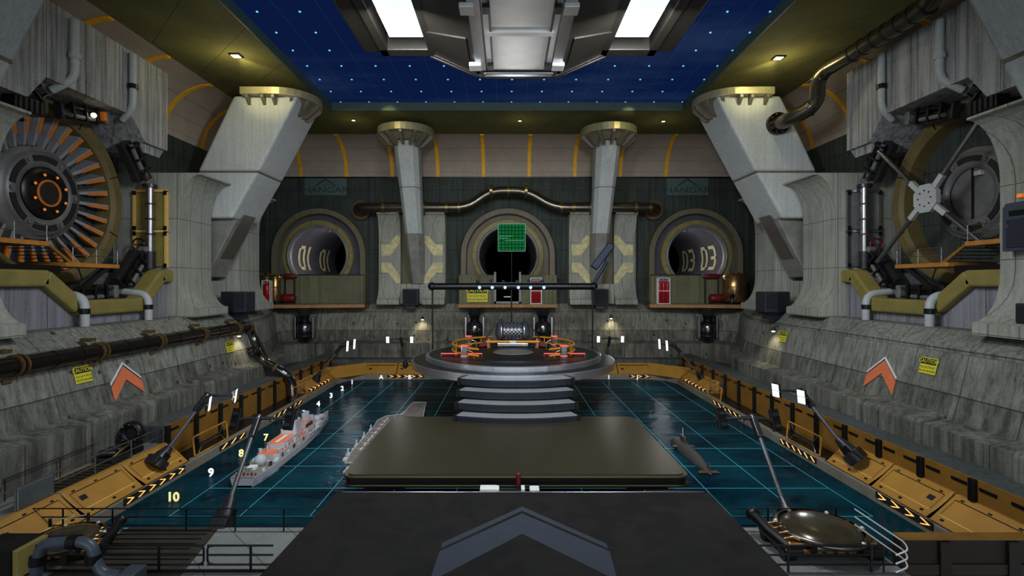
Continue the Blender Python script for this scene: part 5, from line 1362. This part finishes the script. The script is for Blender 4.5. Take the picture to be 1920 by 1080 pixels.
# ------------------------------------------------------------------ ships
def hull(secs):
    """secs: (y, half beam at deck, half beam at water, deck height)"""
    return [[(-bw, y, -.15), (-bd, y, dh), (bd, y, dh), (bw, y, -.15)] for y, bd, bw, dh in secs]
def loc(o, x, y, z): return o
sx, sy = -17.35, 33.5
t = thing('warship', 'grey toy warship with orange decks floating at the left of the pool', 'ship', (sx, sy, 0))
S = [(0, .78, .6, .62), (1.0, .92, .82, .6), (3.5, 1.05, .98, .6), (8, 1.08, 1.0, .64), (11.5, .9, .75, .72), (14, .55, .35, .85), (15.6, .18, .08, 1.0), (16.1, .03, .02, 1.05)]
h_ = MB().loft(hull(S)).build('hull', 'hull_grey', t, world=False)
MB().loft([[(-b - .01, y, -.05), (-b - .01 - (a-b)*.28, y, .12), (b + .01 + (a-b)*.28, y, .12), (b + .01, y, -.05)] for y, a, b, c in S]).build('boot_topping', 'hull_dark', h_, world=False)
MB().loft([[(-bd * .95, y, dh - .02), (-bd * .95, y, dh + .015), (bd * .95, y, dh + .015), (bd * .95, y, dh - .02)] for y, bd, bw, dh in S]).build('main_deck', 'ship_deck', h_, world=False)
def tier(y0, y1, w0, w1, z0, z1, top, nm, par=None, mat='hull_grey'):
    o = par or t
    pl = [(-w0, y0 + .3), (-w0 * .6, y0), (w0 * .6, y0), (w0, y0 + .3), (w1, y1 - .3), (w1 * .6, y1), (-w1 * .6, y1), (-w1, y1 - .3)]
    b = MB().prism(pl, 'z', z0, z1).build(nm, mat, o, world=False)
    if top: MB().prism([(x * .94, y0 + (y - y0) * .98 + .02) for x, y in pl], 'z', z1, z1 + .015).build('deck_paint', top, b, world=False)
    return b
tier(3.4, 9.2, .82, .86, .6, 1.0, 'ship_orange', 'lower_deckhouse')
tier(4.6, 8.4, .62, .66, 1.0, 1.4, 'ship_orange', 'upper_deckhouse')
tier(7.0, 8.6, .5, .5, 1.4, 2.35, None, 'bridge_tower')
tier(7.3, 8.3, .36, .36, 2.35, 2.7, None, 'bridge_top', None, 'hull_dark')
tier(9.2, 12.0, .62, .52, .65, 1.15, 'ship_orange', 'forward_deckhouse')
tier(9.6, 11.2, .36, .36, 1.15, 1.65, 'ship_orange', 'forward_house')
tier(10.2, 10.9, .3, .3, 1.65, 2.3, None, 'funnel')
tier(11.2, 12.0, .34, .3, 1.15, 1.7, None, 'forward_tower')
for (x, y, z, r) in ((.05, 2.4, .95, .42), (.05, 12.9, 1.05, .36)):
    o = MB().sphere((x, y, z), r, seg=20, rings=12).build('radome', 'hull_grey', t, world=False)
    MB().cyl((x, y, .55), (x, y, z), r * .6, None, 14).build('radome_base', 'hull_grey', o, world=False)
for (x, y, z) in ((-.1, 1.55, .62), (0, 13.7, .8), (0, 14.3, .86)):
    g_ = MB().box((x - .28, y - .25, z), (x + .28, y + .3, z + .24)).build('gun_turret', 'white' if y < 2 else 'hull_grey', t, world=False, bevel=.04)
    for k in (-.1, .1): MB().cyl((x + k, y, z + .15), (x + k, y + (-.7 if y < 5 else .7), z + .22), .03, None, 6).build('gun_barrel', 'hull_dark', g_, world=False)
for s in (-1, 1):
    for y in (3.9, 5.2, 6.6): MB().cyl((s * .68, y, 1.0), (s * .68, y, 1.28), .15, None, 10).build('gun_tub', 'hull_grey', t, world=False)
    for y in (9.0, 9.8, 10.6): MB().tube([(s * .92, y, .85), (s * .92, y + .5, .85)], .1, 8).build('life_boat', 'hull_grey', t, world=False)
    MB().cyl((s * .45, 7.2, 1.4), (s * .45, 7.2, 1.75), .2, None, 12).build('director', 'hull_grey', t, world=False)
    MB().box((s*.8 - .18, 11.0, .7), (s*.8 + .18, 11.9, 1.2)).build('missile_box', 'hull_grey', t, world=False, bevel=.03)
q = MB()
for x, y in ((-.18, 7.9), (.18, 7.9), (0, 8.25)): q.cyl((x, y, 2.6), (x * .3, 8.0, 4.3), .03, None, 6)
for z in (3.0, 3.5, 3.9): q.cyl((-.45 + z * .06, 8.0, z), (.45 - z * .06, 8.0, z), .03, None, 6)
q.build('lattice_mast', 'hull_dark', t, world=False)
MB().cyl((0, 15.8, 1.0), (0, 15.8, 1.7), .02, None, 6).build('jack_staff', 'hull_dark', t, world=False)
for k in range(8): MB().box((-.6 + .17 * k, .3 + (k % 3) * .15, .62), (-.52 + .17 * k, .42 + (k % 3) * .15, .72)).build('deck_fitting', 'hull_dark' if k % 3 else 'red', t, world=False)
for z, y0_ in ((1.95, 6.99), (2.15, 6.99)):
    for k in range(6): MB().box((-.32 + .11 * k, y0_ - .02, z), (-.26 + .11 * k, y0_ + .02, z + .09)).build('bridge_window', 'hull_dark', t, world=False)
for s in (-1, 1):
    for k in range(14):
        y = 1.2 + .95 * k; hw = .8 if y < 11 else .8 - (y - 11) * .18
        MB().box((s * hw - .06, y, .6), (s * hw + .06, y + .2 + .1 * (k % 3), .78 + .12 * (k % 2))).build('deck_locker', 'hull_dark' if k % 2 else 'white', t, world=False)
    for k in range(9): MB().cyl((s * .74, 3.7 + .62 * k, 1.0), (s * .74, 3.7 + .62 * k, 1.2), .02, None, 5).build('stanchion', 'hull_dark', t, world=False)
    for k in range(4): MB().box((s * .42 - .05, 9.7 + .38 * k, 1.18), (s * .42 + .05, 9.85 + .38 * k, 1.45)).build('vent', 'hull_dark', t, world=False)
MB().prism([(-.9, 3.0), (.9, 3.0), (.9, 3.3), (-.9, 3.3)], 'z', .6, .66).build('breakwater', 'hull_grey', t, world=False)
MB().cyl((0, 9.0, 1.0), (0, 9.0, 3.1), .05, None, 8).build('after_mast', 'hull_dark', t, world=False)
MB().box((-.4, 8.95, 2.6), (.4, 9.05, 2.75)).build('radar_panel', 'hull_dark', t, world=False)
MB().prism([(-.12, 5.0), (.12, 5.0), (.12, 6.8), (-.12, 6.8)], 'z', 1.42, 1.43).build('deck_stripe', 'white', t, world=False)
MB().cyl((-.3, 4.2, 1.0), (-.3, 4.2, 1.4), .08, None, 8).build('stern_crane', 'hull_grey', t, world=False)

t = thing('aircraft_carrier', 'grey toy aircraft carrier mostly hidden under the brown platform', 'ship', (-9.4, 34.9, 0))
FD = [(-1.75, .3), (-2.05, 2.6), (-2.1, 9.3), (-2.3, 11.2), (-1.9, 12.7), (-.5, 13.3), (-.4, 17.4), (-.28, 18.2), (1.0, 18.2), (1.5, 13.5), (2.0, 10), (1.9, 2), (1.6, .3)]
b = MB().prism(FD, 'z', .88, 1.0).build('flight_deck', 'flight_deck', t, world=False)
q = MB()
for a, c in zip(FD, FD[1:] + FD[:1]): q.tube([(a[0], a[1], 1.0), (c[0], c[1], 1.0)], .035, 6)
q.build('deck_edge', 'hull_grey', b, world=False)
for (x0, y0, x1, y1, w) in ((-1.5, 3, -1.55, 12.6, .035), (-.75, 1, -1.0, 12.9, .05), (-.1, 1, -.35, 13, .035)):
    n = 9
    for k in range(n):
        f0, f1 = k / n, (k + .62) / n
        MB().cbox((x0 + (x1-x0)*(f0+f1)/2, y0 + (y1-y0)*(f0+f1)/2, 1.008), (w * 2, (y1-y0)/n*.62, .016)).build('deck_line', 'white', b, world=False)
for k in range(7): MB().box((-1.9, 3.4 + k * 1.3, 1.0), (-1.3, 3.47 + k * 1.3, 1.015)).build('arrestor_wire', 'hull_grey', b, world=False)
for x in (-.1, .25, .6): MB().box((x, 14, 1.0), (x + .06, 18, 1.012)).build('catapult_track', 'hull_dark', b, world=False)
MB().loft([[(-1.0, .2, -.15), (-1.4, .2, .88), (1.4, .2, .88), (1.0, .2, -.15)], [(-1.3, 8, -.15), (-1.7, 8, .88), (1.7, 8, .88), (1.3, 8, -.15)], [(-.4, 15, -.15), (-.6, 15, .88), (1, 15, .88), (.8, 15, -.15)], [(.2, 17.6, -.15), (0, 18, .88), (.6, 18, .88), (.4, 17.6, -.15)]]).build('hull', 'hull_grey', t, world=False)
for k in range(9):
    y = 1.5 + k * 1.05
    MB().box((-2.3 - (k % 2) * .12, y, .7), (-1.95, y + .45, .86)).build('sponson', 'hull_grey', t, world=False)
    if k % 2: MB().cyl((-2.3, y + .2, .86), (-2.3, y + .2, 1.2), .07, None, 8).build('gun_mount', 'hull_grey', t, world=False)
MB().box((-1.7, -.3, .5), (1.4, .3, .62)).build('stern_platform', 'hull_grey', t, world=False)
MB().sphere((-1.35, -.25, .75), .2, seg=12, rings=8).build('stern_radome', 'hull_grey', t, world=False)
for k in range(10): MB().box((-1.75 + k * .3, .22, .98), (-1.68 + k * .3, .3, 1.08)).build('round_down_fitting', 'hull_grey', t, world=False)
MB().box((1.2, 7, 1.0), (1.7, 9.5, 1.5)).build('island', 'hull_grey', t, world=False)

t = thing('submarine', 'dark grey toy submarine floating right of the brown platform', 'submarine', (14.1, 39.3, 0))
pr = [(.02, -4.0), (.14, -3.6), (.35, -2.4), (.52, -1.0), (.56, .5), (.56, 2.6), (.5, 3.2), (.3, 3.55), (.02, 3.7)]
MB().lathe(pr, (0, 0, .12), 'y', 24).build('hull', 'sub', t, world=False)
MB().loft([[(-.11, 1.3, .6), (0, 1.1, .6), (.11, 1.3, .6), (.11, 2.2, .6), (0, 2.4, .6), (-.11, 2.2, .6)], [(-.1, 1.35, 1.12), (0, 1.15, 1.12), (.1, 1.35, 1.12), (.1, 2.1, 1.12), (0, 2.3, 1.12), (-.1, 2.1, 1.12)]]).build('sail', 'sub', t, world=False)
MB().cyl((0, 1.8, 1.1), (0, 1.8, 1.75), .03, None, 6).build('periscope', 'hull_grey', t, world=False)
MB().prism([(-.75, -3.6), (.75, -3.6), (.6, -3.2), (-.6, -3.2)], 'z', .1, .16).build('stern_plane', 'rust', t, world=False)
MB().prism([(-3.7, .1), (-3.2, .1), (-3.25, .75), (-3.6, .75)], 'x', -.03, .03).build('rudder', 'sub', t, world=False)
MB().prism([(-.9, 1.5), (.9, 1.5), (.8, 1.9), (-.8, 1.9)], 'z', .3, .35).build('bow_plane', 'sub', t, world=False)

# ------------------------------------------------------------------ shelf equipment on the back wall
zs = 10.26
def bottle_rack(px0, px1, y, n, label, zt):
    a, c = P(px0, 0, y=y).x, P(px1, 0, y=y).x
    t = thing('extinguisher_rack', label, 'fire extinguisher', ((a+c)/2, y, zs))
    f = MB()
    for x in (a, c): f.box((x - .06, y - .3, zs), (x + .06, y - .2, zt)); f.box((x - .06, y + .25, zs), (x + .06, y + .35, zt))
    for z in (zs + .05, (zs + zt) / 2, zt): f.box((a, y - .32, z - .05), (c, y - .22, z + .05))
    f.build('frame', 'white', t); MB().box((a, y + .36, zs), (c, y + .4, zt)).build('back_plate', 'hub', t)
    w = (c - a) / n
    for k in range(n):
        x = a + w * (k + .5); r = w * .43
        b = MB().lathe([(.01, 0), (r, .02), (r, (zt - zs) * .78), (r * .7, (zt - zs) * .86), (r * .25, (zt - zs) * .88), (.01, (zt - zs) * .88)], (x, y, zs + .03), 'z', 20).build('cylinder', 'red', t)
        MB().cyl((x, y, zs + (zt-zs)*.86), (x, y, zs + (zt-zs)*.96), r * .3, None, 10).build('valve', 'steel', b)
bottle_rack(493, 508, 73.4, 1, 'single red extinguisher in a white frame left of the left boiler', 13.7)
bottle_rack(995, 1015, 75.9, 3, 'rack of red extinguishers on the middle service shelf', 14.1)
bottle_rack(1233, 1255, 76.0, 3, 'rack of three red extinguishers on the right service shelf', 14.1)
def boiler(px, y, r, zt, label, twin=0):
    x = P(px, 0, y=y).x
    t = thing('boiler', label, 'tank', (x, y, zs))
    for dx, dy, rr in ((0, 0, r),) + (((twin, -.6, r * .72),) if twin else ()):
        b = MB().lathe([(.01, .35), (rr * .9, .35), (rr, .55), (rr, zt - zs - .5), (rr * .85, zt - zs - .25), (rr * .3, zt - zs), (.01, zt - zs)], (x + dx, y + dy, zs), 'z', 36).build('vessel', 'copper', t)
        for z in (.9, (zt - zs) * .55, zt - zs - .7): MB().lathe([(rr, -.06), (rr + .05, -.03), (rr + .05, .03), (rr, .06)], (x + dx, y + dy, zs + z), 'z', 36).build('hoop', 'bronze', b)
        for k in range(4):
            a = PI/4 + k*PI/2; MB().cyl((x + dx + rr*.75*math.cos(a), y + dy + rr*.75*math.sin(a), zs), (x + dx + rr*.75*math.cos(a), y + dy + rr*.75*math.sin(a), zs + .6), .12, None, 8).build('leg', 'dark', b)
        for k in range(7): 
            a = 2*PI*k/7; MB().cyl((x + dx + rr*.7*math.cos(a), y + dy + rr*.7*math.sin(a), zt - .35), (x + dx + rr*.7*math.cos(a), y + dy + rr*.7*math.sin(a), zt + .12), .07, None, 6).build('stud', 'bronze', b)
    MB().cyl((x - r * .55, y - r * .85, zs + .3), (x - r * .55, y - r * .85, zs + 2.2), .13, None, 10).build('gauge_pipe', 'chrome', t)
    MB().cyl((x - r * .55, y - r * .95, zs + 1.2), (x - r * .55, y - r * .8, zs + 1.2), .32, None, 14).build('gauge', 'black', t)
boiler(500, 75.1, 1.1, 14.7, 'pair of bronze boilers on the left service shelf', 1.5)
boiler(1377, 74.7, 1.68, 14.9, 'large bronze boiler on the right service shelf')
for s, x0, x1, xp in ((-1, 531, 556, 541), (1, 1318, 1350, 1343)):
    y = 76.0
    a, c = P(x0, 520, y=y), P(x1, 518, y=y); a.z = c.z
    t = thing('red_cylinder', 'dark red horizontal gas cylinder beside the %s boiler' % SIDE[s], 'cylinder', tuple((a+c)/2))
    MB().lathe([(.02, 0), (.3, .15), (.38, .5), (.38, (c - a).length - .4), (.2, (c - a).length - .1), (.1, (c-a).length)], (a.x, y, a.z), 'x', 18).build('body', 'red_dark', t)
    e = a if s > 0 else c
    MB().sphere((e.x, y, e.z), .2, seg=10, rings=8).build('valve', 'bronze', t)
    for xx in (a.x + .3, c.x - .3): MB().box((xx - .08, y - .08, zs), (xx + .08, y + .08, a.z - .2)).build('stand_leg', 'dark', t)
    c = P(xp, 555, y=75.5)
    t = thing('pump', 'dark red pump with pipes on the %s service shelf beside the boiler' % SIDE[s], 'pump', (c.x, 75.5, zs))
    MB().lathe([(.02, -1.0), (.5, -.98), (.62, -.8), (.62, .8), (.5, .98), (.02, 1.0)], (c.x, 75.5, zs + .85), 'x', 22).build('motor', 'red_dark', t)
    MB().box((c.x - .9, 74.9, zs), (c.x + .9, 76.1, zs + .2)).build('skid', 'dark', t)
    MB().tube([(c.x + s*.6, 75.1, zs + .7), (c.x + s*1.3, 75.0, zs + .7), (c.x + s*1.6, 75.0, zs + .2)], .09, 8, bend=.3).build('pipe', 'chrome', t)
    for k in (-.3, 0, .3): MB().lathe([(.63, -.03), (.68, 0), (.63, .03)], (c.x + k, 75.5, zs + .85), 'x', 22).build('fin', 'red', t)
# legs below the shelves
for px, top, nm in ((570, 577, 'left service shelf'), (890, 577, 'middle service shelf, left one'), (1018, 577, 'middle service shelf, right one'), (1328, 577, 'right service shelf')):
    y = 75.2; c = P(px, 620, y=y)
    mid = 'middle' in nm
    t = thing('shelf_strut', 'dark jointed hydraulic strut under the %s' % nm, 'strut', (c.x, y, 5))
    k = 1 if px < 951 else -1
    MB().box((c.x - 1.35, 76.4, 4.5), (c.x + 1.35, 77.2, 8.7)).build('wall_plate', 'hub', t, bevel=.1)
    MB().cyl((c.x, y, 9.75), (c.x, y, 8.6), 1.15, .85, 20).build('upper_block', 'dark', t)
    MB().tube([(c.x, y, 8.7), (c.x, y + .1, 7.9), (c.x, y + .2, 7.3)], [.8, .6, .85], 18).build('neck', 'black', t)
    MB().lathe([(.7, 1.2), (1.0, .9), (1.12, .2), (1.08, -.6), (.9, -1.4), (.6, -2.1), (.02, -2.3)], (c.x, y + .2, 6.5), 'z', 26).build('body', 'chrome', t)
    for z in (7.2, 6.3, 5.6): MB().lathe([(1.02, -.12), (1.2, 0), (1.02, .12)], (c.x, y + .2, z), 'z', 26).build('band', 'dark', t)
    for sg in (-1, 1): MB().box((c.x + sg*1.3 - .14, y - .2, 5.2), (c.x + sg*1.3 + .14, 76.4, 8.4)).build('side_bracket', 'steel', t, bevel=.05)

# ------------------------------------------------------------------ speakers
def speaker(c, s, label, sx, sz, wedge):
    c = Vector(c); x, y, z = c
    t = thing('speaker', label, 'speaker', (x, y, z - sz/2))
    if wedge:
        pl = [(x - s*sx*.5, y), (x + s*sx*.5, y), (x + s*(sx*.5 + 2.2), y + 1.5), (x + s*(sx*.5 + 1.7), y + 2.8), (x - s*sx*.4, y + 2.4)]
        MB().prism(pl, 'z', z - sz/2 - .3, z + sz/2).build('cabinet', 'navy', t, bevel=.08)
        MB().prism([(x + s*.1, y + .6), (x + s*1.6, y + 1.0), (x + s*1.6, y + 2.2), (x, y + 1.9)], 'z', z - sz/2 - 1.1, z - sz/2 - .3).build('foot', 'navy', t)
    else:
        MB().box((x - sx/2, y, z - sz/2), (x + sx/2, y + 1.4, z + sz/2)).build('cabinet', 'navy', t, bevel=.08)
        MB().box((x - sx*.3, y + .4, z - sz/2 - .6), (x + sx*.3, y + 1.3, z - sz/2)).build('foot', 'navy', t)
    MB().box((x - sx*.42, y - .06, z - sz*.42), (x + sx*.42, y + .02, z + sz*.42)).build('grille', 'navy_face', t)
speaker(P(449, 564, y=54.6), -1, 'navy loudspeaker on the left ledge below the leaning column', 1.3, 1.9, True)
speaker(P(1446, 564, y=54.6), 1, 'navy loudspeaker on the right ledge below the leaning column', 1.3, 1.9, True)
speaker(P(769, 557, y=75.3), -1, 'dark loudspeaker at the foot of the left back pilaster', 2.3, 2.4, False)
speaker(P(1127, 557, y=75.3), 1, 'dark loudspeaker at the foot of the right back pilaster', 2.3, 2.4, False)
t = thing('speaker', 'dark loudspeaker at the right picture edge low on the near pilaster', 'speaker', (30.5, 29, 10.2))
MB().box((29.75, 27.9, 10.2), (31.4, 30.0, 12.2)).build('cabinet', 'navy', t, bevel=.06)
MB().box((29.68, 28.1, 10.45), (29.78, 29.85, 12.0)).build('grille', 'navy_face', t)

# ------------------------------------------------------------------ control cabinet at the right picture edge
t = thing('control_cabinet', 'blue grey control cabinet at the right picture edge above the catwalk', 'cabinet', (30.6, 30, 15.3))
MB().prism([(28.6, 15.3), (31.3, 15.3), (31.3, 17.9), (31.1, 18.2), (28.6, 18.2)], 'x', 30.25, 31.2).build('case', 'cabinet', t, bevel=.05)
MB().box((30.17, 28.8, 15.5), (30.27, 31.0, 17.2)).build('door', 'navy', t, bevel=.03)
MB().box((30.17, 28.9, 17.4), (30.27, 30.8, 17.7)).build('grille', 'black', t)
MB().box((30.1, 30.75, 16.7), (30.2, 30.9, 16.9)).build('lock', 'steel', t)
q = P(1913, 367, x=30.9)
tag(MB().box((30.8, q.y - .15, q.z - .1), (31.05, q.y + .15, q.z + .12)).build('warning_lamp', 'orange_bulb', bevel=.04), 'small orange warning lamp above the control cabinet', 'lamp')

# ------------------------------------------------------------------ wall and ceiling lamps
WARM = (1.0, .86, .55); YEL = (1.0, .88, .42)
def wall_lamp(px, py, label, back=False):
    if back: y = 76.7; c = P(px, py, y=y); nrm = Vector((0, -1, 0))
    else:
        s = -1 if px < 951 else 1; y = 28.3 * F / abs(px - CX); c = P(px, py, y=y); nrm = Vector((-s, 0, 0))
    t = thing('wall_lamp', label, 'lamp', tuple(c))
    wp = c - nrm * .5
    MB().cyl(c + Vector((0, 0, .25)), c - Vector((0, 0, .12)), .14, .3, 14).build('shade', 'dark', t)
    MB().sphere(c - Vector((0, 0, .08)), .2, seg=12, rings=8).build('bulb', 'lamp_warm', t)
    MB().tube([c + Vector((0, 0, .2)), c + Vector((0, 0, .4)) - nrm * .4, wp - nrm * .5], .05, 6).build('bracket', 'dark', t)
    lamp('SPOT', c + nrm * .75 - Vector((0, 0, .1)), 300, WARM, .15, c - nrm * .35 + Vector((0, 0, -3.4)), 'wall_lamp_light', 105, 1.0)
wall_lamp(448, 627, 'small warm wall lamp on the left concrete wall')
wall_lamp(1450, 618, 'small warm wall lamp on the right concrete wall')
wall_lamp(792, 597, 'small warm wall lamp on the back wall left of the stage', True)
wall_lamp(1146, 595, 'small warm wall lamp on the back wall right of the stage', True)
for px, py, nm, pw in ((443, 103, 'near left', 320), (1460, 107, 'near right', 320), (663, 224, 'back left', 40), (975, 225, 'back middle', 40), (1244, 226, 'back right', 40)):
    c = P(px, py, z=ZC)
    f = 1.0 if 'near' in nm else .55
    t = thing('ceiling_lamp', 'small square warm spotlight in the olive ceiling, %s one' % nm, 'lamp', tuple(c))
    MB().box((c.x - .5*f, c.y - .45*f, ZC - .12), (c.x + .5*f, c.y + .45*f, ZC + .01)).build('frame', 'black', t)
    for k in range(4): MB().box((c.x + (-.36 + k*.19)*f, c.y - .3*f, ZC - .16), (c.x + (-.26 + k*.19)*f, c.y + .3*f, ZC - .11)).build('tube_lamp', 'lamp_warm', t)
    lamp('POINT', (c.x, c.y, ZC - 2.1), pw, YEL, .3, name='ceiling_lamp_light')
    if 'near' in nm: lamp('SPOT', (c.x, c.y, ZC - .5), 900, YEL, .2, (c.x * .98, 56, ZC - 1.0), 'column_head_light', 70, .7)
    if 'near' not in nm and 'middle' not in nm: lamp('SPOT', (c.x * .75, c.y - 6, ZC - .5), 300, YEL, .2, (c.x * .68, 69, ZC - .8), 'column_head_light', 60, .7)

# ------------------------------------------------------------------ foreground machines
def machine(label, c, k, rz, both):
    t = thing('domed_machine', label, 'machine', c, None, rz)
    L = dict(world=False)
    MB().cbox((0, 0, .45), (4.6, 2.6, .35)).build('chassis', 'black', t, bevel=.12, **L)
    MB().cbox((0, 0, .72), (4.1, 2.2, .25)).build('skirt', 'copper', t, bevel=.1, **L)
    MB().lathe([(1.7, .8), (1.78, .92), (1.7, 1.0), (1.45, 1.15), (1.0, 1.27), (.5, 1.34), (.01, 1.36)], (.1, .1, 0), 'z', 40).build('dome', 'dome', t, **L)
    MB().lathe([(1.75, .75), (1.98, .85), (1.98, 1.0), (1.8, 1.06)], (.1, .1, 0), 'z', 40).build('collar', 'bronze_dark', t, **L)
    for sg in (-1, 1):
        if sg in both:
            MB().tube([(sg*1.9, -1.0, .5), (sg*2.3, .2, .75), (sg*2.45, 1.2, 1.0)], [.3, .26, .24], 14).build('arm', 'black', t, **L)
            MB().sphere((sg*2.5, 1.3, 1.05), .34, seg=16, rings=10).build('arm_end', 'black', t, **L)
        for y in (-.9, .9): MB().cyl((sg*1.7, y, .22), (sg*2.25, y, .22), .26, None, 18).build('wheel', 'black', t, **L)
        for k_ in range(4): MB().tube([(sg*1.2, -1.1 + .5*k_, .85), (sg*1.75, -.9 + .5*k_, 1.0), (sg*2.1, -.6 + .5*k_, .75)], .07, 8).build('hose', 'copper', t, **L)
    MB().cyl((-1.0, -1.35, .75), (1.0, -1.35, .75), .14, None, 14).build('front_tube', 'steel', t, **L)
    for sg in (-1, 1): MB().cbox((sg*1.1, -1.35, .75), (.2, .4, .5)).build('tube_bracket', 'black', t, bevel=.04, **L)
    if 1 in both: MB().cyl((-1.5, -1.3, .75), (-1.5, -1.42, .78), .3, None, 18).build('head_lamp', 'steel_bright', t, **L)
    for k_ in range(6): MB().cbox((-1.3 + .5*k_, -1.22, .5), (.34, .18, .24)).build('plate', 'copper', t, bevel=.04, **L)
    for k_ in range(5):
        a = R(-60 + 55 * k_); MB().sphere((.1 + 1.88*math.cos(a), .1 + 1.88*math.sin(a), .98), .12, seg=10, rings=6).build('rivet', 'steel_bright', t, **L)
    return t
M['dome'] = paint('olive bronze dome', (66, 58, 42), 0.2, 0.25, 0.15, 1.5)
machine('domed bronze and black machine on the right deck behind railings', (14.75, 24.2, .82), 1, 0, (-1,))
m2 = machine('low bronze and black machine behind the slate hose at lower left', (-20.6, 23.7, .82), 1, R(25), (1,))
m2.scale = (.8, .8, .75)
MB().cyl((-.9, 1.2, 1.75), (.9, 1.2, 1.75), .05, None, 8).build('top_bar', 'steel', m2, world=False)
for sg in (-1, 1): MB().cbox((sg*.9, 1.2, 1.6), (.14, .14, .5)).build('bar_post', 'black', m2, world=False)
# slate hose
t = thing('hose', 'thick slate grey hose arching over the near left deck', 'hose', (-18, 21.4, .8))
yy = 21.3
MB().tube([P(66, 1100, y=yy), P(70, 1050, y=yy), P(80, 1020, y=yy), P(110, 1017, y=yy), P(150, 1015, y=yy), P(172, 1022, y=yy), P(178, 1050, y=yy), P(192, 1077, y=yy), P(225, 1080, y=yy)], .22, 14, bend=.5).build('tube', 'hose', t)
for px, py, dx, dz in ((139, 1016, 1, 0), (175, 1047, .05, 1), (71, 1050, .05, 1)):
    c = P(px, py, y=yy); d = Vector((dx, 0, dz)).normalized()
    MB().cyl(c - d*.18, c + d*.18, .3, None, 14).build('clamp', 'black', t)
c = P(248, 1076, y=yy)
tag(MB().cbox((c.x, yy, c.z - .1), (.7, .8, .6)).build('junction_box', 'cabinet', bevel=.06), 'slate junction box at the end of the arching hose', 'box')
c = P(20, 1043, y=21.8)
t = thing('equipment_crate', 'dark olive equipment crate at the lower left picture edge', 'crate', (c.x, 21.8, .8))
MB().box((c.x - 1.5, 21.4, .8), (c.x + .4, 23.0, c.z + .42)).build('body', 'camo', t, bevel=.06)
MB().box((c.x + .38, 21.45, .95), (c.x + .62, 22.9, c.z + .4)).build('side_door', 'olive', t, bevel=.04)
MB().box((c.x + .28, 21.35, .8), (c.x + .4, 21.45, c.z + .45)).build('corner_post', 'black', t)

# ------------------------------------------------------------------ light
w = bpy.data.worlds.new('ambient'); sc.world = w; w.use_nodes = True
bg = w.node_tree.nodes['Background']; bg.inputs[0].default_value = (.80, .90, 1.0, 1); bg.inputs[1].default_value = 0.42
for s in (-1, 1):
    lamp('AREA', (X0 + s*7.6, 28, 27.2), 4700, (.90, .95, 1.0), 1.6, (X0 + s*7.6, 58, 0), 'fixture_panel_light', sy=6)
sun = bpy.data.lights.new('front_fill', 'SUN'); sun.energy = .65; sun.angle = R(50); sun.color = (.95, .98, 1.0)  # added soft fill from behind the camera, evens out the hall
so = bpy.data.objects.new('front_fill', sun); COL.objects.link(so)
so.rotation_euler = Vector((0, 1, -.16)).to_track_quat('-Z', 'Y').to_euler()
